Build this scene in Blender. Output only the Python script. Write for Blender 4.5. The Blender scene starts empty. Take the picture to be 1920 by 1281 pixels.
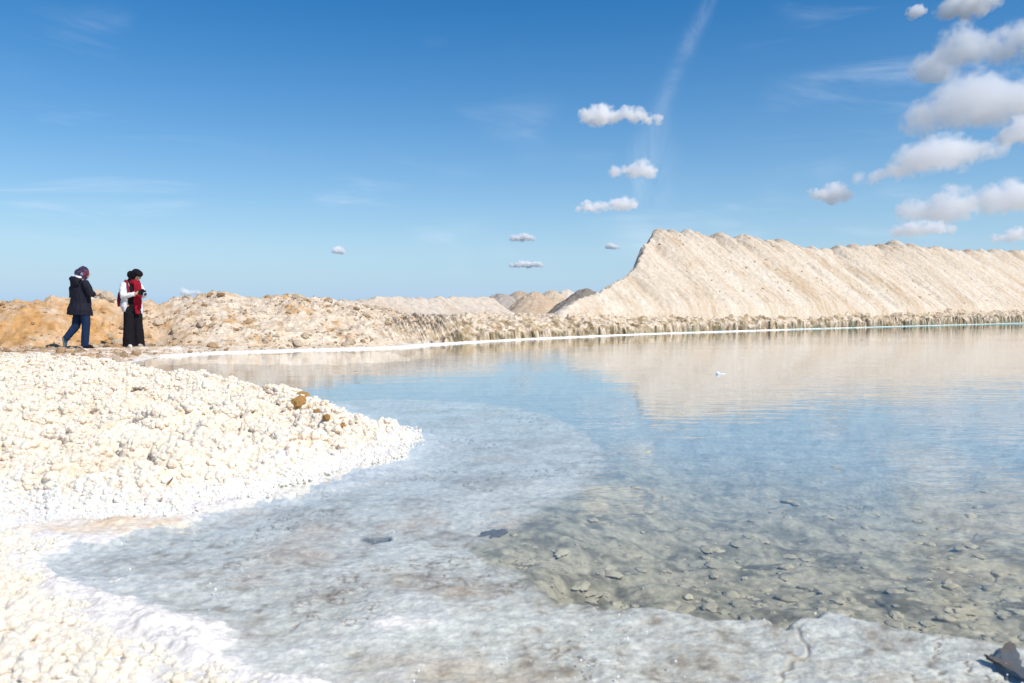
import bpy, bmesh, math, random
import numpy as np
from mathutils import Vector, Matrix

SC = bpy.context.scene
COL = SC.collection
R = math.radians
random.seed(7)
rng = np.random.default_rng(11)

# ------------------------------------------------------------------ camera
CAM_H = 0.85
F_PX = 1507.0                      # focal length in photo pixels (1920 wide)
HORIZON = 582.0
PITCH = math.atan((640.5 - HORIZON) / F_PX)
cd = bpy.data.cameras.new("camera")
cam = bpy.data.objects.new("camera", cd)
COL.objects.link(cam)
cam.location = (0, 0, CAM_H)
cam.rotation_euler = (math.pi / 2 - PITCH, 0, 0)
cd.sensor_width = 36.0
cd.lens = F_PX / 1920 * 36.0
cd.clip_start = 0.05
cd.clip_end = 60000
cd.dof.use_dof = True
cd.dof.focus_distance = 14.0
cd.dof.aperture_fstop = 5.6
SC.camera = cam

# ------------------------------------------------------------------ sky and sun
SUN_EL = R(48)
SUN_AZ = math.atan2(0.72, -0.6)    # clockwise from +Y: right of and behind the camera
W = bpy.data.worlds.new("World")
SC.world = W
W.use_nodes = True
wn, wl = W.node_tree.nodes, W.node_tree.links
wn.clear()
w_out = wn.new("ShaderNodeOutputWorld")
bg = wn.new("ShaderNodeBackground")
sky = wn.new("ShaderNodeTexSky")
sky.sky_type = 'NISHITA'
sky.sun_disc = False
sky.sun_elevation = SUN_EL
sky.sun_rotation = SUN_AZ
sky.altitude = 0
sky.air_density = 1.0
sky.dust_density = 0.3
sky.ozone_density = 1.0
bg.inputs[1].default_value = 0.106
# thin cirrus, laid out by direction on the sky
tc = wn.new("ShaderNodeTexCoord")


def wnoise(rot, scl, scale, detail, lo, hi, dist=0.0):
    m = wn.new("ShaderNodeMapping")
    m.inputs['Rotation'].default_value = rot
    m.inputs['Scale'].default_value = scl
    wl.new(tc.outputs['Generated'], m.inputs['Vector'])
    n = wn.new("ShaderNodeTexNoise")
    n.inputs['Scale'].default_value = scale
    n.inputs['Detail'].default_value = detail
    n.inputs['Roughness'].default_value = 0.6
    n.inputs['Distortion'].default_value = dist
    wl.new(m.outputs[0], n.inputs['Vector'])
    r = wn.new("ShaderNodeMapRange")
    r.interpolation_type = 'SMOOTHSTEP'
    r.inputs[1].default_value = lo
    r.inputs[2].default_value = hi
    wl.new(n.outputs[0], r.inputs[0])
    return r.outputs[0]


def wmath(op, a, b):
    m = wn.new("ShaderNodeMath")
    m.operation = op
    for i, v in enumerate((a, b)):
        if hasattr(v, 'links'):
            wl.new(v, m.inputs[i])
        else:
            m.inputs[i].default_value = v
    return m.outputs[0]


streak = wnoise((0.0, R(14), 0.2), (1.0, 1.0, 6.0), 3.0, 8, 0.46, 0.80, 0.8)
patch = wnoise((0.3, 0.1, 0.7), (1, 1, 1.6), 2.6, 3, 0.44, 0.66)
cir = wmath('MULTIPLY', wmath('MULTIPLY', streak, patch), 0.5)
# one tall trail of ice cloud standing over the mound's end, bending a little
sepv = wn.new("ShaderNodeSeparateXYZ")
wl.new(tc.outputs['Generated'], sepv.inputs[0])
tanx = wmath('DIVIDE', sepv.outputs[0], sepv.outputs[1])
tanz = wmath('DIVIDE', sepv.outputs[2], sepv.outputs[1])
wispn = wnoise((0, 0, 0), (1, 1, 0.45), 13.0, 8, 0.38, 0.80, 1.6)
bend = wnoise((0, 0, 0), (0.3, 0.3, 1), 6.0, 3, 0.0, 1.0)
off_ = wmath('SUBTRACT', tanx, wmath('ADD', 0.166, wmath('MULTIPLY', wmath('POWER', wmath('MAXIMUM', wmath('SUBTRACT', tanz, 0.16), 0.0), 1.5), 0.75)))
off_ = wmath('SUBTRACT', off_, wmath('MULTIPLY', wmath('SUBTRACT', bend, 0.5), 0.03))
wid_ = wmath('ADD', 0.010, wmath('MULTIPLY', wmath('POWER', 2.718, wmath('MULTIPLY', wmath('POWER', wmath('DIVIDE', wmath('SUBTRACT', tanz, 0.165), 0.05), 2.0), -1.0)), 0.022))
rel_ = wmath('DIVIDE', off_, wid_)
band_ = wmath('POWER', 2.718, wmath('MULTIPLY', wmath('MULTIPLY', rel_, rel_), -1.0))
mrz = wn.new("ShaderNodeMapRange")
mrz.interpolation_type = 'SMOOTHSTEP'
mrz.inputs[1].default_value = 0.09
mrz.inputs[2].default_value = 0.16
wl.new(tanz, mrz.inputs[0])
ahead = wmath('GREATER_THAN', sepv.outputs[1], 0.05)
trail = wmath('MULTIPLY', wmath('MULTIPLY', band_, wispn), wmath('MULTIPLY', mrz.outputs[0], wmath('MULTIPLY', ahead, 0.16)))
cir = wmath('MAXIMUM', cir, trail)
mixw = wn.new("ShaderNodeMix")
mixw.data_type = 'RGBA'
wl.new(cir, mixw.inputs[0])
hs_ = wn.new("ShaderNodeHueSaturation")
hs_.inputs['Saturation'].default_value = 1.62
hs_.inputs['Hue'].default_value = 0.505
hs_.inputs['Value'].default_value = 1.0
wl.new(sky.outputs[0], hs_.inputs['Color'])
sep = wn.new("ShaderNodeSeparateXYZ")
wl.new(tc.outputs['Generated'], sep.inputs[0])
hz = wmath('MULTIPLY', wmath('POWER', 2.718, wmath('MULTIPLY', wmath('ABSOLUTE', sep.outputs[2], 0.0), -6.5)), 0.95)
mixh = wn.new("ShaderNodeMix")
mixh.data_type = 'RGBA'
wl.new(hz, mixh.inputs[0])
wl.new(hs_.outputs[0], mixh.inputs[6])
mixh.inputs[7].default_value = (3.3, 5.25, 7.7, 1)
wl.new(mixh.outputs[2], mixw.inputs[6])
mixw.inputs[7].default_value = (9.3, 9.6, 10.0, 1)
wl.new(mixw.outputs[2], bg.inputs[0])
wl.new(bg.outputs[0], w_out.inputs[0])

sl = bpy.data.lights.new("sun", 'SUN')
sl.energy = 4.3
sl.angle = R(0.53)
sl.color = (1.0, 0.945, 0.86)
sun = bpy.data.objects.new("sun", sl)
COL.objects.link(sun)
sdir = Vector((math.sin(SUN_AZ) * math.cos(SUN_EL), math.cos(SUN_AZ) * math.cos(SUN_EL), math.sin(SUN_EL)))
sun.rotation_euler = (-sdir).to_track_quat('-Z', 'Y').to_euler()
sun.location = sdir * 60

SC.view_settings.view_transform = 'Standard'
SC.view_settings.look = 'None'
SC.view_settings.exposure = 0.14
SC.view_settings.gamma = 1.0
SC.view_settings.use_curve_mapping = False
SC.render.engine = 'CYCLES'
cy = SC.cycles
cy.max_bounces = 16
cy.diffuse_bounces = 5
cy.glossy_bounces = 3
cy.transparent_max_bounces = 12
cy.volume_bounces = 15
cy.volume_max_steps = 256
cy.sample_clamp_indirect = 4.0

# ------------------------------------------------------------------ pixel -> place
SP, CP = math.sin(PITCH), math.cos(PITCH)


def ray(px, py):
    px = np.asarray(px, float)
    py = np.asarray(py, float)
    x = (px - 960) / F_PX
    v = -(py - 640.5) / F_PX
    return x, CP + v * SP, -SP + v * CP


def G(px, py, z=0.0):
    """ground point at height z seen at a pixel of the photograph"""
    x, y, d = ray(px, py)
    k = (z - CAM_H) / d
    return x * k, y * k


def P(px, py, D):
    """point at depth D (metres along +Y)"""
    x, y, d = ray(px, py)
    k = D / y
    return Vector((float(x * k), float(D), float(CAM_H + d * k)))


# ------------------------------------------------------------------ numpy noise
def _h(ix, iy, seed):
    a = (ix.astype(np.int64) * 374761393 + iy.astype(np.int64) * 668265263 + seed * 1442695041) & 0xffffffff
    a = ((a ^ (a >> 13)) * 1274126177) & 0xffffffff
    a = ((a ^ (a >> 16)) * 2246822519) & 0xffffffff
    return (a ^ (a >> 15)) & 0xffffffff


def perlin(x, y, seed=0):
    x = np.asarray(x, float)
    y = np.asarray(y, float)
    ix, iy = np.floor(x), np.floor(y)
    fx, fy = x - ix, y - iy
    u = fx * fx * fx * (fx * (fx * 6 - 15) + 10)
    v = fy * fy * fy * (fy * (fy * 6 - 15) + 10)

    def g(dx, dy):
        a = _h(ix + dx, iy + dy, seed) / 4294967295.0 * 2 * np.pi
        return np.cos(a) * (fx - dx) + np.sin(a) * (fy - dy)
    a = g(0, 0) * (1 - u) + g(1, 0) * u
    b = g(0, 1) * (1 - u) + g(1, 1) * u
    return (a * (1 - v) + b * v) * 1.5


def fbm(x, y, octv=4, seed=0, gain=0.5):
    s, a = 0.0, 1.0
    for i in range(octv):
        s = s + a * perlin(x, y, seed + i * 17)
        x, y, a = x * 2.03 + 5.1, y * 2.03 + 9.7, a * gain
    return s


def worley(x, y, seed=0):
    x = np.asarray(x, float)
    y = np.asarray(y, float)
    ix, iy = np.floor(x), np.floor(y)
    f1 = np.full(x.shape, 9.0)
    f2 = np.full(x.shape, 9.0)
    cid = np.zeros(x.shape)
    for dx in (-1, 0, 1):
        for dy in (-1, 0, 1):
            h = _h(ix + dx, iy + dy, seed)
            px = ix + dx + (h & 0xffff) / 65535.0
            py = iy + dy + (h >> 16) / 65535.0
            d = np.hypot(px - x, py - y)
            n = d < f1
            f2 = np.where(n, f1, np.minimum(f2, d))
            cid = np.where(n, (h % 1009) / 1009.0, cid)
            f1 = np.where(n, d, f1)
    return f1, f2, cid


def sstep(x, a, b):
    t = np.clip((x - a) / (b - a), 0, 1)
    return t * t * (3 - 2 * t)


def lerp(a, b, t):
    return a + (b - a) * t


def mixc(c0, c1, t):
    t = np.asarray(t)[..., None]
    return np.asarray(c0) * (1 - t) + np.asarray(c1) * t


def poly_sd(x, y, poly):
    """signed distance to a polygon, positive inside"""
    d = np.full(x.shape, 1e9)
    ins = np.zeros(x.shape, bool)
    n = len(poly)
    for i in range(n):
        ax, ay = poly[i]
        bx, by = poly[(i + 1) % n]
        ex, ey = bx - ax, by - ay
        L = ex * ex + ey * ey + 1e-12
        t = np.clip(((x - ax) * ex + (y - ay) * ey) / L, 0, 1)
        d = np.minimum(d, np.hypot(x - ax - t * ex, y - ay - t * ey))
        c = (ay > y) != (by > y)
        xi = ax + (y - ay) / (by - ay if by != ay else 1e-9) * ex
        ins ^= c & (x < xi)
    return np.where(ins, d, -d)


def line_dist(x, y, pts):
    d = np.full(x.shape, 1e9)
    for (ax, ay), (bx, by) in zip(pts[:-1], pts[1:]):
        ex, ey = bx - ax, by - ay
        t = np.clip(((x - ax) * ex + (y - ay) * ey) / (ex * ex + ey * ey), 0, 1)
        d = np.minimum(d, np.hypot(x - ax - t * ex, y - ay - t * ey))
    return d


# ------------------------------------------------------------------ objects
def tag(o, label=None, cat=None, group=None, kind=None):
    for k, v in (('label', label), ('category', cat), ('group', group), ('kind', kind)):
        if v:
            o[k] = v
    return o


def link(name, me, mat=None, parent=None):
    o = bpy.data.objects.new(name, me)
    COL.objects.link(o)
    if mat and me and not me.materials:
        me.materials.append(mat)
    if parent:
        o.parent = parent
    return o


def empty(name, loc):
    o = bpy.data.objects.new(name, None)
    o.empty_display_size = 0.1
    COL.objects.link(o)
    o.location = loc
    return o


def raw_mesh(name, co, quads, col=None, smooth=True):
    me = bpy.data.meshes.new(name)
    co = np.ascontiguousarray(co, np.float32)
    quads = np.ascontiguousarray(quads, np.int32)
    nv, nf, k = len(co), len(quads), quads.shape[1]
    me.vertices.add(nv)
    me.vertices.foreach_set('co', co.ravel())
    me.loops.add(nf * k)
    me.loops.foreach_set('vertex_index', quads.ravel())
    me.polygons.add(nf)
    me.polygons.foreach_set('loop_start', np.arange(0, nf * k, k, dtype=np.int32))
    me.polygons.foreach_set('loop_total', np.full(nf, k, np.int32))
    me.polygons.foreach_set('use_smooth', np.full(nf, smooth, bool))
    if col is not None:
        a = me.color_attributes.new('Col', 'FLOAT_COLOR', 'POINT')
        c = np.ones((nv, 4), np.float32)
        c[:, :3] = np.asarray(col).reshape(-1, 3)
        a.data.foreach_set('color', c.ravel())
    me.update()
    me.validate()
    return me


def grid_mesh(name, X, Y, Z, col=None, flip=False):
    nr, nc = X.shape
    i = np.arange(nr * nc).reshape(nr, nc)
    q = np.stack([i[:-1, :-1], i[:-1, 1:], i[1:, 1:], i[1:, :-1]], -1).reshape(-1, 4)
    if flip:
        q = q[:, ::-1]
    return raw_mesh(name, np.stack([X, Y, Z], -1).reshape(-1, 3), q, col)


# ------------------------------------------------------------------ materials
def M(name, base=(0.5, 0.5, 0.5), rough=0.8, attr=False, var=0.0, vscale=8.0, tint=None, tscale=2.0, tlo=0.5, thi=0.7,
      bump=0.0, bscale=60.0, bdetail=6.0, spec=0.3, coords='Object', sss=0.0, bump2=0.0, b2scale=12.0, stretch=None):
    m = bpy.data.materials.new(name)
    m.use_nodes = True
    n, l = m.node_tree.nodes, m.node_tree.links
    b = n['Principled BSDF']
    b.inputs['Roughness'].default_value = rough
    b.inputs['Specular IOR Level'].default_value = spec
    t = n.new("ShaderNodeTexCoord")
    if coords == 'Position':
        t = n.new("ShaderNodeNewGeometry")
    vec = t.outputs[coords]
    if stretch:
        mp = n.new("ShaderNodeMapping")
        mp.inputs['Scale'].default_value = stretch
        l.new(vec, mp.inputs[0])
        vec = mp.outputs[0]
    if attr:
        a = n.new("ShaderNodeVertexColor")
        a.layer_name = 'Col'
        c = a.outputs[0]
    else:
        a = n.new("ShaderNodeRGB")
        a.outputs[0].default_value = (*base, 1)
        c = a.outputs[0]

    def noise(s, d):
        x = n.new("ShaderNodeTexNoise")
        x.inputs['Scale'].default_value = s
        x.inputs['Detail'].default_value = d
        x.inputs['Roughness'].default_value = 0.62
        l.new(vec, x.inputs['Vector'])
        return x.outputs[0]
    if tint:
        mr = n.new("ShaderNodeMapRange")
        mr.interpolation_type = 'SMOOTHSTEP'
        mr.inputs[1].default_value = tlo
        mr.inputs[2].default_value = thi
        l.new(noise(tscale, 5), mr.inputs[0])
        mx = n.new("ShaderNodeMix")
        mx.data_type = 'RGBA'
        l.new(mr.outputs[0], mx.inputs[0])
        l.new(c, mx.inputs[6])
        mx.inputs[7].default_value = (*tint, 1)
        c = mx.outputs[2]
    if var:
        mr = n.new("ShaderNodeMapRange")
        mr.inputs[1].default_value = 0.25
        mr.inputs[2].default_value = 0.75
        mr.inputs[3].default_value = 1 - var
        mr.inputs[4].default_value = 1 + var
        l.new(noise(vscale, 6), mr.inputs[0])
        mx = n.new("ShaderNodeMix")
        mx.data_type = 'RGBA'
        mx.blend_type = 'MULTIPLY'
        mx.inputs[0].default_value = 1
        l.new(c, mx.inputs[6])
        l.new(mr.outputs[0], mx.inputs[7])
        c = mx.outputs[2]
    l.new(c, b.inputs['Base Color'])
    nrm = None
    for d, s, dt in ((bump2, b2scale, 4.0), (bump, bscale, bdetail)):
        if d:
            bp = n.new("ShaderNodeBump")
            bp.inputs['Distance'].default_value = d
            bp.inputs['Strength'].default_value = 1.0
            l.new(noise(s, dt), bp.inputs['Height'])
            if nrm:
                l.new(nrm, bp.inputs['Normal'])
            nrm = bp.outputs[0]
    if nrm:
        l.new(nrm, b.inputs['Normal'])
    if sss:
        b.inputs['Subsurface Weight'].default_value = sss
        b.inputs['Subsurface Radius'].default_value = (0.03, 0.018, 0.01)
        b.inputs['Subsurface Scale'].default_value = 1.0
    return m


mat_bank = M('bank_earth', attr=True, rough=0.95, spec=0.1, var=0.28, vscale=9, bump=0.018, bscale=22, bdetail=8, bump2=0.03, b2scale=5)
mat_bed = M('lake_bed', attr=True, rough=0.75, spec=0.25, var=0.32, vscale=36, bump=0.005, bscale=50, bdetail=7)
mat_mound = M('mound_spoil', attr=True, rough=0.95, spec=0.1, var=0.2, vscale=7, bump=0.03, bscale=9, bdetail=8)
mat_ground = M('desert_ground', (0.5, 0.43, 0.34), rough=0.95, spec=0.1, var=0.25, vscale=0.6, bump=0.05, bscale=3)
mat_salt = M('popcorn_salt', (0.79, 0.69, 0.565), rough=0.6, spec=0.3, var=0.07, vscale=3, tint=(0.72, 0.54, 0.34), tscale=2.2,
             tlo=0.5, thi=0.85, bump=0.0025, bscale=110, bdetail=4, coords='Position', sss=0.5)
mat_salt_w = M('popcorn_salt_white', (0.80, 0.745, 0.67), rough=0.55, spec=0.3, var=0.05, vscale=5, bump=0.0025, bscale=110, bdetail=4, coords='Position', sss=0.5)
mat_whitesalt = M('white_salt', (0.88, 0.87, 0.85), rough=0.5, spec=0.35, var=0.06, vscale=12, bump=0.006, bscale=40)
mat_rock = M('bank_rock', (0.50, 0.335, 0.19), rough=0.95, spec=0.1, var=0.35, vscale=6, bump=0.03, bscale=14, bdetail=8)
mat_palerock = M('pale_rock', (0.62, 0.50, 0.36), rough=0.95, spec=0.1, var=0.3, vscale=6, bump=0.03, bscale=14, bdetail=8)


# ------------------------------------------------------------------ shoreline (photo pixels -> plan)
SHORE_PX = [(-1500, 684), (-700, 684), (-300, 684), (60, 684), (235, 683), (300, 669), (400, 662.5), (560, 657), (640, 655.5), (740, 651.5),
            (820, 645.5), (1000, 635.5), (1230, 625.8), (1500, 617.5), (1920, 606.2), (2200, 601.4), (2500, 598.0)]
sx, sy = G([p[0] for p in SHORE_PX], [p[1] for p in SHORE_PX], 0.0)
SHORE = list(zip(sx, sy))


def shore_py(px):
    return np.interp(px, [p[0] for p in SHORE_PX], [p[1] for p in SHORE_PX])


# ================================================================== LAND: the bank round the far side
cols = np.concatenate([np.arange(-1500, -200, 9.0), np.arange(-200, 1950, 1.25), np.arange(1950, 2500, 5.0)])
rr = np.concatenate([np.arange(-0.5, 0.9, 0.022), np.arange(0.9, 3.2, 0.035), np.arange(3.2, 8.0, 0.09), np.arange(8, 26, 0.6)])
CC, RR = np.meshgrid(cols, rr)
gx, gy = G(cols, shore_py(cols), 0.0)
ux, uy = gx / np.hypot(gx, gy), gy / np.hypot(gx, gy)
far = 1 + 0.022 * np.clip(gy - 20, 0, 40)
BX = gx[None, :] + ux[None, :] * RR * far[None, :]
BY = gy[None, :] + uy[None, :] * RR * far[None, :]
u = line_dist(BX, BY, SHORE) * np.sign(RR + 1e-9)
jag = fbm(BX * 1.1, BY * 1.1, 3, 3)
# --- left: foreshore, then a rubbly embankment
wl_ = 1 - sstep(CC, 700, 880)
crest_px = [-1500, 0, 60, 100, 150, 195, 230, 290, 340, 400, 430, 470, 500, 540, 600, 640, 700, 820]
crest_py = [562, 570, 567, 557, 558, 552, 564, 568, 558, 547, 551, 557, 555, 552, 558, 564, 574, 590]
foot_u = np.interp(CC, [-1500, 0, 120, 300, 360, 420, 560, 700, 820], [3.2, 2.9, 2.7, 2.0, 1.2, 0.7, 0.45, 0.35, 0.2])
crest_u = foot_u + np.interp(CC, [-1500, 0, 250, 400, 600, 820], [2.6, 2.2, 2.2, 3.2, 3.4, 2.0])
Dcrest = gy[None, :] + crest_u * 1.02
crest_z = CAM_H + (HORIZON - np.interp(CC, crest_px, crest_py)) / F_PX * Dcrest
un = u + 0.16 * jag
t = np.clip((un - foot_u) / (crest_u - foot_u), 0, 1)
prof = lerp(1 - (1 - t) ** 1.7, t ** 0.85, sstep(CC, 230, 420))
shelf_z = 0.13 * sstep(u, 0.0, 0.9)
zl = shelf_z + (crest_z - shelf_z) * prof
zl = np.where(un > crest_u, np.maximum(crest_z - 0.45 * (un - crest_u), 0.62), zl)
# --- right: undercut rib cliff, rubble slope, flat top
sarc = BX * 0.737 + BY * 0.676
f1, f2, cid = worley(sarc * 4.2, BX * 0.15 + 3, 5)
rib = 0.22 * np.abs(fbm(sarc * 2.4, u * 0.4, 4, 9, 0.6)) + 0.10 * (f1 ** 1.3) * (cid > 0.4) + 0.14 * fbm(sarc * 0.7, u * 0 + 2, 3, 19)
topz = np.interp(CC, [700, 880, 1230, 1900, 2500], [0.62, 0.68, 0.66, 0.84, 0.92]) + 0.05 * fbm(sarc * 0.5, u * 0.3, 3, 31)
lip = np.interp(CC, [700, 820, 900, 1500, 1920], [0.0, 0.09, 0.20, 0.27, 0.40]) * np.clip(1 + 0.75 * fbm(sarc * 0.55, u * 0, 4, 77), 0.25, 2)
cl = sstep(u - rib, 0.02, 0.10)
slope_t = np.clip((u - 0.14 - rib * 0.4 + 0.22 * fbm(BX * 1.3, BY * 1.3, 3, 67)) / np.interp(CC, [800, 1900], [1.35, 1.2]), 0, 1)
zr = lip * cl + (topz - lip) * slope_t ** 0.8 * cl
zb = lerp(zr, zl, wl_)
# --- rubble relief
land = sstep(u, 0.03, 0.25)
steep = np.clip(np.where(wl_ > 0.5, prof, slope_t + 0.25), 0, 1)
w1, w2, wc = worley(BX * 3.3, BY * 3.3, 41)
v1, v2, vc = worley(BX * 8.0, BY * 8.0, 43)
clod = (0.12 * np.clip(0.52 - w1, 0, 1) * (wc > 0.45) * (0.5 + wc) + 0.07 * np.clip(0.5 - v1, 0, 1) * (vc > 0.4))
smooth_patch = sstep(fbm(BX * 0.35, BY * 0.35, 2, 88), 0.15, 0.5)
scoop = np.exp(-((CC - 55) / 75) ** 2) * sstep(un, foot_u - .2, foot_u + 0.3) * (1 - sstep(un, crest_u - 0.9, crest_u - 0.4))
right = 1 - wl_
relief = ((0.085 + 0.045 * right) * fbm(BX * (1.6 + right), BY * (1.6 + right), 5, 51) + (1.0 - 0.35 * right) * clod) * (1 - 0.5 * smooth_patch) * (1 - 0.85 * scoop)
ledges = 0.05 * (np.abs(fbm(BX * 2.3, BY * 2.3, 4, 61)) - 0.3)
zb = zb + land * (0.25 + 0.75 * sstep(steep, 0.0, 0.3)) * (relief + ledges * (1.0 + 0.4 * right))
plains = sstep(np.where(wl_ > 0.5, un - crest_u, u - 3.0), 0, 3)
zb = lerp(zb, np.minimum(zb, 0.66), sstep(u, 5.5, 7.5))
zb = lerp(zb, np.minimum(zb, topz + 0.03), sstep(u, 1.6, 3.0) * (1 - wl_))
zb = np.where(u < 0, -0.4 * sstep(-u, 0, 0.3) - 0.02, zb)
# --- colours of the earth, with shade of the rib gaps painted in
pale = np.array([0.66, 0.555, 0.43])
sand = np.array([0.55, 0.42, 0.285])
ochre = np.array([0.52, 0.275, 0.09])
rust = np.array([0.34, 0.19, 0.08])
olive = np.array([0.33, 0.26, 0.15])
whit = np.array([0.80, 0.77, 0.73])
n1 = fbm(BX * 0.8, BY * 0.8, 4, 71)
n2 = fbm(BX * 3.1, BY * 3.1, 4, 72)
cb = mixc(pale, sand, np.clip(0.22 + 0.7 * n2 + 0.3 * n1, 0, 1))
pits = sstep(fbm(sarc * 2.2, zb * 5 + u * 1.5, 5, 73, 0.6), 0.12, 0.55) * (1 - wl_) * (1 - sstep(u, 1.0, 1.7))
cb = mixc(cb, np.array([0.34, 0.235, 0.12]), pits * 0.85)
och = np.clip((1 - sstep(CC, 90, 430)) * (0.95 + 0.6 * n1 + 0.3 * n2) * (1 - 0.65 * sstep(zb + 0.15 * n2, 0.95, 1.15)), 0, 1)
och = np.maximum(och, np.clip(sstep(n1 + 0.5 * n2, 0.35, 0.8) * 0.6 * wl_, 0, 1))
cb = mixc(cb, ochre, och * 0.9)
cb = mixc(cb, ochre, 0.75 * np.exp(-((u - 1.6 - 0.25 * n1) / 0.55) ** 2) * wl_ * (1 - sstep(CC, 260, 420)))
cb = mixc(cb, rust, sstep(n2 - 0.2 * n1, 0.35, 0.75) * 0.5 * (1 - sstep(CC, 350, 700)))
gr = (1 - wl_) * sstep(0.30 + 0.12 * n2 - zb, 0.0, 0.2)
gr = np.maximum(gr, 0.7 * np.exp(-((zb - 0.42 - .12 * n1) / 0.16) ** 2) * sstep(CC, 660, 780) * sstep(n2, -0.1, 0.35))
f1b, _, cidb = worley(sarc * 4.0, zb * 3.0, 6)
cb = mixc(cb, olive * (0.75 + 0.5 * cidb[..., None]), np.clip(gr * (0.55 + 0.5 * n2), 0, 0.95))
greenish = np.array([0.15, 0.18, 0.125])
cb = mixc(cb, np.array([0.12, 0.095, 0.055]), np.clip((gr + 0.35 * pits) * sstep(fbm(sarc * 2.6, zb * 2.2, 4, 7), 0.02, 0.4) * 0.92, 0, 1))  # algae stain deepened with painted shade in the gaps between ribs
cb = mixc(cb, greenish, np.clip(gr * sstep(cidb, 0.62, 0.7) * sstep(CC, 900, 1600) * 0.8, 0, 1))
cb = mixc(cb, whit, (1 - sstep(u, 0.06, 0.26 + 0.2 * n1)) * wl_ * 0.9)
flat = (1 - sstep(un, foot_u - 0.9, foot_u - 0.1)) * wl_
cb = mixc(cb, whit * np.array([0.98, 0.94, 0.88]), np.clip(flat * (0.4 + 0.9 * n2), 0, 1) * (1 - sstep(CC, 330, 460)))
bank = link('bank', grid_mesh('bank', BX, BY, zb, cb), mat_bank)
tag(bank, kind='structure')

# ================================================================== far desert ground, one sheet out to the horizon
# polar fan beyond the bank top
th = np.linspace(R(-110), R(110), 181)
rad = np.geomspace(1.0, 900.0, 60)
gd = np.interp(np.degrees(np.arctan2((cols - 960) / F_PX, 1)), np.degrees(np.arctan2((cols - 960) / F_PX, 1)), np.hypot(gx, gy))
base_ang = np.degrees(np.arctan2(gx, gy))
o_ = np.argsort(base_ang)
r0 = np.interp(np.degrees(th), base_ang[o_], np.hypot(gx, gy)[o_])
TH, RA = np.meshgrid(th, rad)
RR0 = r0[None, :] + 10.0 + (RA - 1.0) * 4
GXs, GYs = np.sin(TH) * RR0, np.cos(TH) * RR0
gz = 0.5 + 0.10 * fbm(GXs * 0.12, GYs * 0.12, 4, 5) - 0.0 * RA
ground = link('ground', grid_mesh('ground', GXs, GYs, gz), mat_ground)
tag(ground, kind='structure')

# ================================================================== lake bed, shelf, crust under the nodules
NOD_MAIN_PX = [(-900, 671), (-300, 671), (0, 671), (130, 674), (240, 690), (330, 703), (430, 717), (500, 729), (560, 743), (610, 750), (650, 768),
               (700, 786), (775, 797), (788, 812), (765, 838), (700, 858), (640, 880), (560, 893), (480, 915), (400, 938), (340, 956), (250, 958),
               (100, 962), (0, 950), (-300, 930), (-900, 900)]
NOD_NEAR_PX = [(-400, 930), (-10, 930), (40, 960), (70, 1000), (45, 1030), (75, 1068), (140, 1108), (200, 1142), (250, 1156), (312, 1165), (345, 1200), (430, 1240), (500, 1272),
               (620, 1340), (-400, 1340)]
FLAT_PX = [(-300, 945), (0, 950), (100, 960), (340, 956), (352, 978), (285, 990), (195, 1017), (100, 1000), (60, 1012), (0, 1020), (-300, 1000)]
POOL_PX = [(235, 694), (430, 722), (600, 744), (720, 739), (900, 746), (1020, 766), (1095, 800), (1118, 830), (1124, 862), (1112, 884), (1084, 904),
           (1010, 940), (968, 972), (915, 985), (880, 1010), (900, 1040), (955, 1052), (990, 1088), (1035, 1126), (1130, 1128), (1250, 1135),
           (1330, 1152), (1420, 1146), (1478, 1166), (1500, 1150), (1560, 1140), (1640, 1152), (1740, 1178), (1830, 1190), (1920, 1205), (2500, 1290),
           (2900, 1000), (2900, 590), (1920, 590), (820, 620), (300, 660), (180, 684)]
HOLES_PX = [[(682, 999), (700, 993), (733, 992), (742, 997), (722, 1002), (700, 1004)]]


def wpoly(pp, z=0.0):
    a, b = G([p[0] for p in pp], [p[1] for p in pp], z)
    return list(zip(a, b))


NOD_MAIN, NOD_NEAR, FLATP, POOL = wpoly(NOD_MAIN_PX, 0.03), wpoly(NOD_NEAR_PX, 0.03), wpoly(FLAT_PX), wpoly(POOL_PX)
HOLES = [wpoly(h) for h in HOLES_PX]


def nod_sd(x, y):
    d = np.maximum(poly_sd(x, y, NOD_MAIN), poly_sd(x, y, NOD_NEAR))
    wob = 0.05 * fbm(x * 5, y * 5, 3, 101) + 0.05 * fbm(x * 1.7, y * 1.7, 2, 102)
    return d + wob * np.clip(np.hypot(x, y) / 3.0, 0.5, 1.6)


def crust_z(x, y, sd):
    lump = fbm(x * 2.0, y * 2.0, 4, 103)
    w, _, c = worley(x * 4.6 + 0.5 * lump, y * 4.6, 104)
    lumps = np.sqrt(np.clip(0.3 - w * w, 0, 1)) * (c > 0.35) * (0.5 + c)
    near = sstep(np.hypot(x, y), 2.2, 3.6)
    z = 0.01 + 0.085 * sstep(sd, 0.0, 0.45) + (0.035 * lump + lerp(0.05, 0.10, near) * lumps) * sstep(sd, 0.05, 0.4)
    pit = np.exp(-(((x + 2.62) / 0.34) ** 2 + ((y - 4.95) / 0.22) ** 2)) * 0.10
    hill = np.exp(-(((x + 2.15) / 0.30) ** 2 + ((y - 5.05) / 0.22) ** 2)) * 0.11
    hill += np.exp(-(((x + 2.9) / 0.35) ** 2 + ((y - 4.3) / 0.25) ** 2)) * 0.06
    return z - pit + hill


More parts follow.
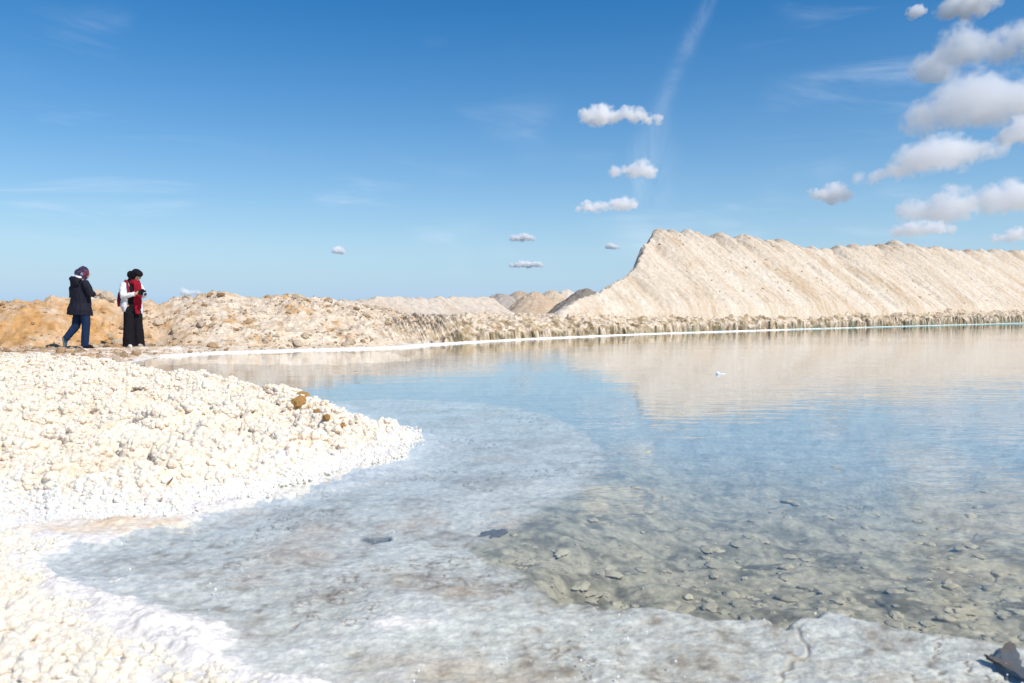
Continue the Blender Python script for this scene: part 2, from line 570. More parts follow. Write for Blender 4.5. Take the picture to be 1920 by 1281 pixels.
bcols = np.concatenate([np.arange(-900, -60, 14.0), np.arange(-60, 1990, 2.6), np.arange(1990, 2700, 14.0)])
D0, D1 = 1.25, 60.0
bD = 1.0 / np.linspace(1 / D0, 1 / D1, 560)
bD = np.unique(np.concatenate([bD, 1.0 / np.linspace(1 / 1.25, 1 / 3.0, 340)]))
PX, DD = np.meshgrid(bcols, bD)
LX, LY = (PX - 960) / F_PX * DD, DD
sdn = nod_sd(LX, LY)
sdp = poly_sd(LX, LY, POOL)
edge_n = fbm(LX * 6, LY * 6, 4, 111) * 0.04 + fbm(LX * 20, LY * 20, 3, 112) * 0.012
sdpn = sdp + edge_n * np.clip(DD / 3, 0.6, 2.0)
sdf = poly_sd(LX, LY, FLATP) + edge_n
sh = fbm(LX * 1.1, LY * 1.6, 5, 113)
sh2 = fbm(LX * 7, LY * 9, 5, 114, 0.6)
c1, c2, cc_ = worley(LX * 1.5 + 0.12 * fbm(LX * 4, LY * 4, 3, 7), LY * 2.2 + 0.12 * fbm(LX * 4, LY * 4, 3, 8), 115)
crackm = sstep(fbm(LX * 0.9, LY * 0.9, 2, 116), 0.25, 0.45)
crack = (1 - sstep(c2 - c1, 0.0, 0.035)) * crackm
emerge = np.clip(1.0 - sstep(DD, 2.0, 3.4), 0, 1) * (0.45 + 0.75 * (1 - sstep(PX, 250, 1000)))
q1 = fbm(LX * 3, LY * 3, 5, 131)
q2 = fbm(LX * 16, LY * 16, 4, 132)
veins = (1 - sstep(np.abs(fbm(LX * 2.2, LY * 2.6, 6, 136, 0.6)), 0.0, 0.06)) * sstep(fbm(LX * 1.3, LY * 1.3, 2, 137), -0.05, 0.3)
shelf = -0.03 + 0.016 * sh + 0.006 * sh2 + 0.022 * emerge - 0.022 * sstep(DD, 3.2, 6.0)
shelf -= crack * 0.006 + 0.004 * veins
apw = np.clip(DD / 4.5, 0.4, 1.0)
apron = sstep((sdn + 0.10 * q1 * apw) / apw, -0.30, 0.02)
shelf = shelf + (0.034 + 0.012 * sh2) * apron
pwid = lerp(0.7, 0.09, sstep(PX, 940, 1080) * (1 - sstep(DD, 2.5, 3.0)))
pd = sstep(sdpn / pwid, 0.0, 1.0) * 0.7 + sstep(sdpn, 0.05, 1.2) * 0.3
cob1, cob2, cobc = worley(LX * 5.5, LY * 5.5, 121)
cob = 0.05 * np.clip(0.6 - cob1, 0, 1) * (cobc > 0.35)
deep = -0.17 - 0.14 * sstep(sdpn, 0.6, 3) + 0.03 * fbm(LX * 2.2, LY * 3.2, 5, 122) + 0.6 * cob
lz = lerp(shelf, deep, pd)
lz = lerp(lz, np.maximum(lz, 0.006 + 0.004 * sh2), sstep(sdf, -0.06, 0.03))
nodw = sstep(sdn, -0.02, 0.06)
lz = lerp(lz, crust_z(LX, LY, sdn), nodw)
hole_shade = np.zeros(LX.shape)
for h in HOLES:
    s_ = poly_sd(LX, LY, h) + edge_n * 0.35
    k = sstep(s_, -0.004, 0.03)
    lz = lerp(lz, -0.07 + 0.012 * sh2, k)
    hole_shade = np.maximum(hole_shade, sstep(s_, -0.012, 0.004))  # mud colour carried past the hole's rim, standing in for overhang shade
# colour
wet = np.array([0.65, 0.62, 0.54])
wetb = np.array([0.46, 0.405, 0.315])
snow = np.array([0.79, 0.75, 0.695])
gravel = np.array([0.45, 0.395, 0.27])
gravd = np.array([0.20, 0.175, 0.115])
milky = np.array([0.36, 0.40, 0.395])
mud_shade = np.array([0.15, 0.135, 0.12])
brown = np.array([0.26, 0.18, 0.11])
cs = mixc(wet, wetb, np.clip(0.35 + 0.7 * q1 + 0.6 * q2, 0, 1))
cs = mixc(cs, brown, sstep(q2 + 0.4 * q1, 0.42, 0.9) * 0.55 * sstep(4.2 - DD, 0, 1))
cs = mixc(cs, brown * 0.85, veins * 0.85)
cs = mixc(cs, np.array([0.62, 0.48, 0.34]), sstep(fbm(LX * 2.0, LY * 2.0, 5, 138), 0.2, 0.8) * 0.5)
cs = mixc(cs, snow, sstep(lz + 0.004 * q2, -0.012, 0.006) * (1 - pd) * 0.85)
cs = mixc(cs, snow * 0.95, sstep((sdn + (0.12 * q1 + 0.06 * q2) * apw) / apw, -0.35, 0.0) * 0.85)
cs = mixc(cs, brown, crack * 0.5)
cp_ = mixc(gravel, gravd, np.clip(0.3 + 0.9 * fbm(LX * 5, LY * 5, 5, 133) + 0.6 * fbm(LX * 18, LY * 18, 3, 134), 0, 1))
cp_ = mixc(cp_, gravd * 0.7, sstep(fbm(LX * 9, LY * 9, 4, 135), 0.3, 0.7) * 0.7)
cp_ = mixc(cp_, milky, sstep(DD, 2.6, 6.5))
cl_ = mixc(cs, cp_, sstep(sdpn, -0.01, 0.05))
cl_ = mixc(cl_, mud_shade, hole_shade)
cream = np.array([0.77, 0.65, 0.51])
cl_ = cl_ * (1 - nodw)[..., None] + mixc(np.array([0.80, 0.76, 0.70]), cream, sstep(sdn, 0.05, 0.4)) * nodw[..., None]
flc = mixc(snow, np.array([0.72, 0.57, 0.40]), np.clip(0.35 + 0.8 * q1, 0, 1))
cl_ = np.where((sdf > 0)[..., None], mixc(cl_, flc, (1 - nodw)), cl_)
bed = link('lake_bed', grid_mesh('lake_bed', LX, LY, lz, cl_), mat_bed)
tag(bed, kind='structure')

# ------------------------------------------------------------------ water
mw = bpy.data.materials.new('lake_water')
mw.use_nodes = True
n, l = mw.node_tree.nodes, mw.node_tree.links
n.clear()
mo = n.new("ShaderNodeOutputMaterial")
tr = n.new("ShaderNodeBsdfTransparent")
tr.inputs[0].default_value = (0.955, 0.98, 0.975, 1)
gl = n.new("ShaderNodeBsdfGlossy")
gl.inputs['Roughness'].default_value = 0.0
gl.inputs['Color'].default_value = (1, 1, 1, 1)
mx = n.new("ShaderNodeMixShader")
tcw = n.new("ShaderNodeTexCoord")


def wtex(scale, stretch, rot, detail):
    m = n.new("ShaderNodeMapping")
    m.inputs['Scale'].default_value = stretch
    m.inputs['Rotation'].default_value = (0, 0, rot)
    l.new(tcw.outputs['Object'], m.inputs[0])
    t_ = n.new("ShaderNodeTexNoise")
    t_.inputs['Scale'].default_value = scale
    t_.inputs['Detail'].default_value = detail
    t_.inputs['Roughness'].default_value = 0.5
    t_.inputs['Distortion'].default_value = 0.3
    l.new(m.outputs[0], t_.inputs['Vector'])
    return t_.outputs[0]


def mathn(op, a, b):
    m = n.new("ShaderNodeMath")
    m.operation = op
    for i, v in enumerate((a, b)):
        if hasattr(v, 'links'):
            l.new(v, m.inputs[i])
        else:
            m.inputs[i].default_value = v
    return m.outputs[0]


ripa = wtex(7.5, (0.5, 1.0, 1.0), R(12), 3)
ripb = wtex(1.1, (0.5, 1.0, 1.0), R(-10), 2)
calm = wtex(0.16, (0.7, 1.2, 1.0), 0.4, 2)
mrw = n.new("ShaderNodeMapRange")
mrw.inputs[1].default_value = 0.35
mrw.inputs[2].default_value = 0.65
mrw.inputs[3].default_value = 0.35
mrw.inputs[4].default_value = 1.2
l.new(calm, mrw.inputs[0])
hgt = mathn('ADD', mathn('MULTIPLY', mathn('MULTIPLY', ripa, mrw.outputs[0]), 0.0031), mathn('MULTIPLY', ripb, 0.006))
bpw = n.new("ShaderNodeBump")
bpw.inputs['Distance'].default_value = 1.0
l.new(hgt, bpw.inputs['Height'])
l.new(bpw.outputs[0], gl.inputs['Normal'])
geo = n.new("ShaderNodeNewGeometry")
dt_ = n.new("ShaderNodeVectorMath")
dt_.operation = 'DOT_PRODUCT'
l.new(geo.outputs['Incoming'], dt_.inputs[0])
l.new(bpw.outputs[0], dt_.inputs[1])
cosi = mathn('MINIMUM', mathn('ABSOLUTE', dt_.outputs['Value'], 0.0), 1.0)
schl = mathn('ADD', 0.021, mathn('MULTIPLY', 0.979, mathn('POWER', mathn('SUBTRACT', 1.0, cosi), 5.0)))
l.new(schl, mx.inputs[0])
l.new(tr.outputs[0], mx.inputs[1])
l.new(gl.outputs[0], mx.inputs[2])
l.new(mx.outputs[0], mo.inputs[0])
wx = np.array([[-12, 130], [-12, 130]], float)
wy = np.array([[-3, -3], [75, 75]], float)
water = link('water', grid_mesh('water', wx, wy, np.zeros((2, 2))), mw)
tag(water, kind='structure')

# ================================================================== salt nodules
def ico_mesh(name, sub, fn):
    bm_ = bmesh.new()
    bmesh.ops.create_icosphere(bm_, subdivisions=sub, radius=1.0)
    co = np.array([v.co[:] for v in bm_.verts])
    fc = np.array([[v.index for v in f.verts] for f in bm_.faces])
    bm_.free()
    return co, fc


def n3(co, s, seed, o=3):
    return (fbm(co[:, 0] * s + seed, co[:, 1] * s + co[:, 2] * s * 0.7, o, seed) +
            fbm(co[:, 1] * s - seed, co[:, 2] * s + co[:, 0] * s * 0.7, o, seed + 3) +
            fbm(co[:, 2] * s, co[:, 0] * s - co[:, 1] * s * 0.7 + seed, o, seed + 5)) / 1.9


def nodule_mesh(i, sub=4):
    co, fc = ico_mesh('n', sub, None)
    r_ = np.random.default_rng(200 + i)
    # cauliflower: outermost of several overlapping knobs
    k = r_.normal(size=(11, 3))
    k /= np.linalg.norm(k, axis=1)[:, None]
    k *= r_.uniform(0.36, 0.58, (11, 1))
    kr = r_.uniform(0.38, 0.58, 11)
    rad_ = np.full(len(co), 0.78)
    for c, q in zip(k, kr):
        b_ = co @ c
        disc = b_ * b_ - (c @ c - q * q)
        rad_ = np.where(disc > 0, np.maximum(rad_, b_ + np.sqrt(np.maximum(disc, 0))), rad_)
    r1 = rad_.copy()
    base_ = co * r1[:, None]
    k2 = r_.normal(size=(70, 3))
    k2 /= np.linalg.norm(k2, axis=1)[:, None]
    amp = r_.uniform(0.5, 1.0, 70)
    rr2 = r_.uniform(0.16, 0.30, 70)
    bump_ = np.zeros(len(co))
    for c, a_, q in zip(k2, amp, rr2):
        d_ = np.linalg.norm(co - c, axis=1)
        bump_ = np.maximum(bump_, a_ * np.sqrt(np.maximum(q * q - d_ * d_, 0)))
    rad_ = r1 * 0.93 + 0.62 * bump_
    rad_ = rad_ * (1 + 0.03 * n3(co, 4.0, 30 + i))
    v = co * rad_[:, None]
    v[:, 2] *= 0.92
    return raw_mesh('salt_nodule', v, fc)


nod_protos = [nodule_mesh(i) for i in range(6)]
for p_ in nod_protos:
    p_.materials.append(mat_salt)
for p_ in list(nod_protos):
    q_ = p_.copy()
    q_.materials.clear()
    q_.materials.append(mat_salt_w)
    nod_protos.append(q_)


def sample_nodules(poly, N, seed, dmax):
    r_ = np.random.default_rng(seed)
    px_, py_ = np.array(poly).T
    x0, x1, y0, y1 = max(px_.min(), -9), px_.max() + .15, py_.min(), min(py_.max() + .1, dmax)
    x, y = r_.uniform(x0, x1, N), r_.uniform(y0, y1, N)
    sd = nod_sd(x, y)
    vis = (x / y > -0.75) & (sd > -0.015)
    return x[vis], y[vis], sd[vis]


xs, ys, ss = [], [], []
for poly, N, sd_, dm in ((NOD_MAIN, 330000, 1, 14.5), (NOD_NEAR, 26000, 2, 4)):
    a, b, c = sample_nodules(poly, N, sd_, dm)
    xs.append(a), ys.append(b), ss.append(c)
nx, ny, ns = map(np.concatenate, (xs, ys, ss))
dens = fbm(nx * 1.6, ny * 1.6, 3, 141)
keep = rng.random(len(nx)) < np.clip(0.68 + 0.4 * dens, 0.40, 1.0) * (1 - 0.55 * sstep(ny, 7, 12))
nx, ny, ns, dens = nx[keep], ny[keep], ns[keep], dens[keep]
nr_ = 0.0065 + 0.021 * rng.random(len(nx)) ** 2.4 + 0.007 * np.clip(dens, 0, 1)
nr_ *= lerp(1.3, 1.0, sstep(ny, 2.6, 3.2))
nr_ *= 0.36 + 0.64 * sstep(ns, -0.02, 0.34)
nr_ *= 1 + 0.5 * (rng.random(len(nx)) < 0.04)
nr_ *= 1 - 0.45 * sstep(ny, 10.5, 13)
nz = crust_z(nx, ny, ns) + nr_ * rng.uniform(-0.5, 0.42, len(nx))
nz = np.where(ns < 0.05, np.minimum(nz, 0.012), nz)
rot = np.stack([rng.uniform(-.5, .5, len(nx)), rng.uniform(-.5, .5, len(nx)), rng.uniform(0, 6.28, len(nx))], -1)
pid = rng.integers(0, 6, len(nx)) + 6 * (rng.random(len(nx)) < (1 - sstep(ns, 0.05, 0.35)) * sstep(ny, 2.6, 3.3))


def scatter(name, pts, scl, rots, ids, protos):
    me_ = bpy.data.meshes.new(name)
    me_.vertices.add(len(pts))
    me_.vertices.foreach_set('co', np.ascontiguousarray(pts, np.float32).ravel())
    for nm, ty, key, dat in (('sc', 'FLOAT_VECTOR', 'vector', scl), ('rt', 'FLOAT_VECTOR', 'vector', rots), ('pi', 'INT', 'value', ids)):
        at = me_.attributes.new(nm, ty, 'POINT')
        at.data.foreach_set(key, np.ascontiguousarray(dat, np.int32 if ty == 'INT' else np.float32).ravel())
    o = link(name, me_)
    pc = bpy.data.collections.new(name + '_kinds')
    for i, p in enumerate(protos):
        q = bpy.data.objects.new('%s_kind_%02d' % (name, i), p)
        pc.objects.link(q)
    ng = bpy.data.node_groups.new(name, 'GeometryNodeTree')
    ng.interface.new_socket('Geometry', in_out='INPUT', socket_type='NodeSocketGeometry')
    ng.interface.new_socket('Geometry', in_out='OUTPUT', socket_type='NodeSocketGeometry')
    N, L = ng.nodes, ng.links
    gi, go = N.new('NodeGroupInput'), N.new('NodeGroupOutput')
    iop = N.new('GeometryNodeInstanceOnPoints')
    ci = N.new('GeometryNodeCollectionInfo')
    ci.inputs['Collection'].default_value = pc
    ci.inputs['Separate Children'].default_value = True
    ci.inputs['Reset Children'].default_value = True
    iop.inputs['Pick Instance'].default_value = True

    def na(nm, ty):
        a_ = N.new('GeometryNodeInputNamedAttribute')
        a_.data_type = ty
        a_.inputs['Name'].default_value = nm
        return a_.outputs['Attribute']
    er = N.new('FunctionNodeEulerToRotation')
    L.new(na('rt', 'FLOAT_VECTOR'), er.inputs[0])
    L.new(gi.outputs[0], iop.inputs['Points'])
    L.new(ci.outputs[0], iop.inputs['Instance'])
    L.new(na('pi', 'INT'), iop.inputs['Instance Index'])
    L.new(er.outputs[0], iop.inputs['Rotation'])
    L.new(na('sc', 'FLOAT_VECTOR'), iop.inputs['Scale'])
    L.new(iop.outputs[0], go.inputs[0])
    md = o.modifiers.new('scatter', 'NODES')
    md.node_group = ng
    return o


# the 300 that show largest are pieces of the bed, each an object; the rest one mass
pxn = 960 + nx / ny * F_PX
pyn = HORIZON + (CAM_H - nz) / ny * F_PX
size = np.where((pxn > -20) & (pxn < 1940) & (pyn < 1300), nr_ / ny, 0)
order = np.argsort(-size)
big = np.zeros(len(nx), bool)
big[order[:300]] = True
for i in order[:300]:
    o = link('salt_nodule', nod_protos[pid[i]], None, bed)
    o.location = (nx[i], ny[i], nz[i])
    o.rotation_euler = rot[i]
    o.scale = (nr_[i] * 1.12,) * 3
sm = ~big
mass = scatter('salt_nodule_mass', np.stack([nx, ny, nz], -1)[sm], np.repeat(nr_[sm, None] * 1.12, 3, 1), rot[sm], pid[sm], nod_protos)
mass.parent = bed
tag(mass, kind='stuff')
print('nodules', len(nx))


# glinting loose crystals on the wet shelf
cx_ = rng.uniform(-60, 1950, 520)
cyp = rng.uniform(880, 1290, 520)
gx2, gy2 = G(cx_, cyp, 0.004)
okc = (poly_sd(gx2, gy2, POOL) < -0.02) & (nod_sd(gx2, gy2) < 0.0) & (fbm(gx2 * 1.5, gy2 * 1.5, 3, 151) > -0.05)
gx2, gy2 = gx2[okc], gy2[okc]
mat_cr = M('salt_crystal', (0.92, 0.92, 0.92), rough=0.15, spec=0.8)
crp = []
for i in range(2):
    co_, fc_ = ico_mesh('c', 1, None)
    co_ = co_ * (1 + 0.35 * n3(co_, 2.0, 90 + i, 1))[:, None]
    q_ = raw_mesh('salt_crystal', co_, fc_, smooth=False)
    q_.materials.append(mat_cr)
    crp.append(q_)
ncr = len(gx2)
cr = scatter('salt_crystals', np.stack([gx2, gy2, np.full(ncr, 0.002)], -1), np.repeat((0.0012 + 0.003 * rng.random((ncr, 1)) ** 4) * (gy2[:, None] / 2.5) ** 0.6, 3, 1),
             rng.uniform(0, 6.28, (ncr, 3)), rng.integers(0, 2, ncr), crp)
cr.parent = bed
tag(cr, kind='stuff')

# ------------------------------------------------------------------ rocks and rubble on the bank
def rock_mesh(i, mat, sub=2, smooth=False):
    co, fc = ico_mesh('r', sub, None)
    r_ = np.random.default_rng(300 + i)
    v = co.copy()
    for _ in range(9):                       # chip flat faces off
        d = r_.normal(size=3)
        d /= np.linalg.norm(d)
        c = r_.uniform(0.5, 0.85)
        e = np.maximum(v @ d - c, 0)
        v -= e[:, None] * d
    v *= (1 + 0.10 * n3(co, 2.2, 60 + i, 2))[:, None]
    if smooth:
        v *= (1 + 0.30 * n3(co, 3.0, 80 + i, 4))[:, None]
    v *= np.array([1.0, r_.uniform(.7, 1), r_.uniform(.5, .75)])
    m_ = raw_mesh('rock', v, fc, smooth=smooth)
    m_.materials.append(mat)
    return m_


rk = [rock_mesh(i, mat_rock) for i in range(5)] + [rock_mesh(5 + i, mat_palerock) for i in range(5)]
fl = (RR > 0.15) & (RR < 5.5) & (CC > -60) & (CC < 1950)
wgt = np.where(wl_ > 0.5, 1.0 * (un > 0.2) * (un < crest_u + 0.15), 0.45 * (u < 1.7)) * fl * np.gradient(rr)[:, None] * (1 - 0.9 * scoop)
wgt = wgt * np.clip(0.5 + fbm(BX * 0.7, BY * 0.7, 3, 161), 0.05, 2)
wgt[:, :-1] *= np.diff(cols)[None, :] / 1.25 * (gy[None, :-1] / 16) ** 0.5
pw = (wgt / wgt.sum()).ravel()
ids = rng.choice(pw.size, 9000, p=pw)  # largest first
bxr, byr, bzr = BX.ravel()[ids], BY.ravel()[ids], zb.ravel()[ids]
leftness = wl_.ravel()[ids]
ccr = CC.ravel()[ids]
rs = 0.012 + 0.045 * rng.random(9000) ** 6
big_i = np.arange(9000) < 240
rs = np.where(big_i, 0.055 + 0.10 * rng.random(9000) ** 2.5, rs)
rs *= np.where(leftness > 0.5, 1.0, 0.8)
rrot = np.stack([rng.uniform(-.4, .4, 9000), rng.uniform(-.4, .4, 9000), rng.uniform(0, 6.28, 9000)], -1)
rid = np.where(rng.random(9000) < np.interp(ccr, [0, 300, 600], [0.7, 0.45, 0.25]), rng.integers(0, 5, 9000), rng.integers(5, 10, 9000))
for i in np.nonzero(big_i)[0]:
    o = link('rock', rk[rid[i]], None, bank)
    o.location = (bxr[i], byr[i], bzr[i] + rs[i] * 0.15)
    o.rotation_euler = rrot[i]
    o.scale = (rs[i],) * 3
rest = ~big_i & (np.arange(9000) < 6500)
rub = scatter('rubble', np.stack([bxr, byr, bzr + rs * .1], -1)[rest], np.repeat(rs[rest, None], 3, 1), rrot[rest], rid[rest], rk)
rub.parent = bank
tag(rub, kind='stuff')


def bank_z(x, y):
    k = np.argmin((BX - x) ** 2 + (BY - y) ** 2)
    return float(zb.ravel()[k])


# ------------------------------------------------------------------ white salt rim and turquoise ledge along the far waterline
def strip(name, px0, px1, step, wfun, z0, z1, mat, seed, back=0.16):
    c_ = np.arange(px0, px1, step)
    x, y = G(c_, shore_py(c_), 0.0)
    tx, ty = np.gradient(x), np.gradient(y)
    L = np.hypot(tx, ty)
    nxx, nyy = ty / L, -tx / L               # towards the lake
    sgn = np.sign(nxx * (0 - x) + nyy * (0 - y))
    nxx, nyy = nxx * sgn, nyy * sgn
    w = wfun(c_) * np.clip(0.75 + 1.1 * fbm(x * 1.1, y * 1.1, 4, seed), 0.02, 2.0)
    prof_ = np.array([(-1.0, z0), (-0.9, z1 * .7), (-0.4, z1), (0.2, z1 * 1.05), (1.0, z1)])
    bk = back * np.minimum(1, wfun(c_) / 0.08)
    X = np.stack([x + nxx * (-(q * w) if q < 0 else -q * bk) for q, _ in prof_])
    Y = np.stack([y + nyy * (-(q * w) if q < 0 else -q * bk) for q, _ in prof_])
    Z = np.stack([np.full(x.shape, zz) for _, zz in prof_]) + 0.012 * fbm(X * 9, Y * 9, 3, seed + 1) * (np.array([p[0] for p in prof_]) > -.95)[:, None]
    o = link(name, grid_mesh(name, X, Y, Z), mat)
    return o


rim = strip('salt_rim', 300, 1950, 1.5, lambda c: np.interp(c, [300, 420, 640, 770, 820, 860, 1230, 1920], [.0, .04, .08, .28, .30, .06, .045, .05]), -0.05, 0.025, mat_whitesalt, 171)
tag(rim, kind='structure')
mat_turq = M('turquoise_salt', (0.20, 0.44, 0.43), rough=0.5, var=0.15, vscale=3, bump=0.01, bscale=20)
led = strip('turquoise_shallow', 1480, 2300, 2.5, lambda c: np.interp(c, [1480, 1600, 1920, 2300], [.15, 0.5, 1.7, 3]), -0.03, 0.006, mat_turq, 175)
tag(led, kind='structure')

# ================================================================== dumped spoil: the big mound
SH_D = np.array([0.737, 0.676])
NV = np.array([-0.676, 0.737])
S0 = np.array([float(v) for v in G(1230, 625.8, 0.0)])
S1 = np.array([float(v) for v in G(1920, 606.2, 0.0)])
SH_D = (S1 - S0) / np.linalg.norm(S1 - S0)
NV = np.array([-SH_D[1], SH_D[0]])
SLOPE = 0.82
MB = 0.72
cr_px = [1225, 1262, 1300, 1365, 1410, 1470, 1525, 1580, 1650, 1680, 1750, 1800, 1850, 1920, 2100, 2300]
cr_py = [430, 431, 431, 440, 442, 449, 460, 457, 453, 452, 461, 465, 467, 470, 481, 490]
ts, hs, os_ = [], [], []
dense_px = np.arange(1225, 2300, 5.0)
for px in dense_px:
    py = float(np.interp(px, cr_px, cr_py))
    off = 7.0
    for _ in range(30):
        q = S0 + NV * off
        kx = (px - 960) / F_PX
        tt = (kx * q[1] - q[0]) / (SH_D[0] - kx * SH_D[1])
        pt = q + SH_D * tt
        H = CAM_H + (HORIZON - py) / F_PX * pt[1]
        off = 0.5 * off + 0.5 * ((H - MB) / SLOPE + 1.15)
    ts.append(tt), hs.append(H), os_.append(off)
ts, hs, os_ = map(np.array, (ts, hs, os_))
print('mound t', ts[0], ts[-1], 'H', hs[0], hs[-1], 'off', os_[0], os_[-1])
T0 = ts[0]
tg = np.concatenate([np.arange(T0 - 17, T0 + 34, 0.055), np.arange(T0 + 34, min(ts[-1], T0 + 110), 0.16)])
vg = np.concatenate([np.arange(-0.6, 1.0, 0.02) , ])  # fraction of the way from foot to crest and down the back
vg = np.concatenate([np.linspace(0.0, 1.10, 135), np.linspace(1.12, 1.9, 22)])
TG, VG = np.meshgrid(tg, vg)
Hc = np.interp(TG, ts, hs)
Oc = np.interp(TG, ts, os_)
UO = Oc * VG                                     # inland offset from the shoreline direction
mX = S0[0] + SH_D[0] * TG + NV[0] * UO
mY = S0[1] + SH_D[1] * TG + NV[1] * UO
# the crest: one hump for each lorry load
rc = np.random.default_rng(5)
hump_t, k = [], T0 - 18.0
while k < tg[-1] + 3:
    hump_t.append(k)
    k += rc.choice([rc.uniform(0.8, 1.5), rc.uniform(1.4, 2.4), rc.uniform(2.2, 3.6)])
mZ = np.full(TG.shape, -5.0)
wob = 0.25 * fbm(TG * 0.5, UO * 0.5, 3, 181)
for hk in hump_t:
    Hk = np.interp(hk, ts, hs) + rc.uniform(-0.16, 0.10) * (0.25 if T0 - 0.5 < hk < T0 + 3 else 1)
    Ok = np.interp(hk, ts, os_) + rc.uniform(-0.3, 0.3)
    dt = (TG - hk) * rc.uniform(0.95, 1.25)
    du = UO - Ok
    d_ = np.sqrt(dt ** 2 + du ** 2 + 0.12) - 0.3
    mZ = np.maximum(mZ, Hk - SLOPE * d_ * np.where(du > 0, 0.95, 1.0))
# crest filler keeps the saddles shallow
mZ = np.maximum(mZ, Hc - 0.24 + 0.07 * fbm(TG * 0.6, UO * 0.3, 3, 187) - SLOPE * np.abs(UO - Oc + 0.25 * fbm(TG * 0.5, UO * 0.5, 3, 188)))
# steep broken end: a worn slope that faces left, seen almost edge-on from the lake shore
apx = S0 + SH_D * T0 + NV * os_[0]
er_ = np.array([apx[1], -apx[0]]) / np.hypot(*apx)
cR = (mX - apx[0]) * er_[0] + (mY - apx[1]) * er_[1]
cR = cR * apx[1] / (mX * -0.0 + apx[1])
cwob = 0.16 * fbm(mZ * 1.7 + 3, UO * 0.5, 4, 183) + 0.05 * fbm(mZ * 6, UO * 2, 3, 184)
Ht = hs[0] + 0.12
lim = np.interp(cR + cwob, [-4.7, -3.2, -2.5, -1.85, -1.15, -0.86, -0.55, -0.28, -0.04, 0.35, 1.5],
                [-0.6, 0.85, 1.22, 1.62, 2.15, 2.48, 3.15, 3.85, Ht - 0.12, Ht + .6, Ht + 3])
lim = lim + 0.05 * fbm(mX * 2.2, mY * 2.2, 4, 185)
mZ = np.minimum(mZ, lim)
# runnels straight down the slope, then grain
face = sstep(mZ, 0.7, 1.2)
run = fbm(TG * 1.7 + 0.12 * UO, UO * 0.16, 4, 191)
run2 = fbm(TG * 5.0, UO * 0.5, 3, 192)
mw1, _, mwc = worley(TG * 3.0, UO * 3.0, 193)
mZ = mZ + face * (0.12 * run + 0.035 * run2 + 0.04 * fbm(TG * 4, UO * 4, 4, 194) + 0.05 * np.clip(0.4 - mw1, 0, 1) * (mwc > 0.6))
mZ = mZ - 1.6 * np.clip(1.3 - UO, 0, None)
mc0, mc1, mc2 = np.array([0.58, 0.49, 0.38]), np.array([0.49, 0.37, 0.25]), np.array([0.64, 0.565, 0.465])
ms = 0.8 * fbm(TG * 0.8 + 0.1 * UO, UO * 0.2, 4, 195) + 0.5 * fbm(TG * 5, UO * 1.5, 4, 196)
mcol = mixc(mc0, mc1, sstep(ms, 0.05, 0.75) * 0.85)
mcol = mixc(mcol, mc2, sstep(-ms, 0.05, 0.6) * 0.8)
mcol = mixc(mcol, np.array([.42, .33, .24]), sstep(fbm(TG * 7, UO * 7, 4, 197), 0.45, 0.85) * 0.6)
crest_d = sstep(VG, 0.93, 1.0) * sstep(fbm(TG * 1.2, UO, 2, 198), 0.0, 0.4)
mcol = mixc(mcol, np.array([.40, .33, .26]), crest_d * 0.6)
mound = link('salt_mound', grid_mesh('salt_mound', mX, mY, mZ, mcol), mat_mound)
tag(mound, 'huge pale salt mound with ridged sloping face and a steep broken left end', 'mound')
# stones lying on its face
fm = (VG > 0.08) & (VG < 0.95) & (TG > T0 - 1) & (TG < T0 + 60)
idm = rng.choice(np.nonzero(fm.ravel())[0], 220)
for i in idm:
    o = link('stone', rk[int(rng.integers(4, 10))], None, mound)
    o.location = (mX.ravel()[i], mY.ravel()[i], mZ.ravel()[i] + 0.02)
    o.rotation_euler = (rng.uniform(-.5, .5), rng.uniform(-.5, .5), rng.uniform(0, 6))
    o.scale = (float(0.025 + 0.06 * rng.random() ** 4),) * 3


# ------------------------------------------------------------------ smaller heaps and the ridge behind the bank
def heap(name, label, px, py, D, Rx, Ry, c0, c1, seed, cat='heap', peak=0.0):
    top = P(px, py, D)
    H = top.z - 0.45
    n_, m_ = 70, 110
    a = np.linspace(0, 2 * np.pi, m_ + 1)
    r_ = np.linspace(0, 1, n_)
    A, Q = np.meshgrid(a, r_)
    wobr = 1 + 0.12 * perlin(np.cos(A) * 1.3 + seed, np.sin(A) * 1.3, seed)
    x, y = np.cos(A) * Q * Rx * wobr, np.sin(A) * Q * Ry * wobr
    z = H * (1 - np.sqrt(Q * Q + 0.012) * 1.0) * (1 + 0.0 * Q)
    g = fbm(x * 1.1 + seed, y * 1.1, 4, seed) * 0.12 + fbm(x * 4 + seed, y * 4, 4, seed + 1) * 0.045
    z = z + g * sstep(Q, 0, 0.2) * (1 - 0.5 * Q) + H * 0.1 * (1 - Q)
    z[:, -1] = z[:, 0]
    col_ = mixc(np.array(c0), np.array(c1), np.clip(0.5 + 0.7 * fbm(x * 1.5, y * 1.5, 4, seed + 2), 0, 1))
    o = link(name, grid_mesh(name, x, y, z, col_), mat_mound)
    o.location = (top.x, top.y, 0.45)
    return tag(o, label, cat)


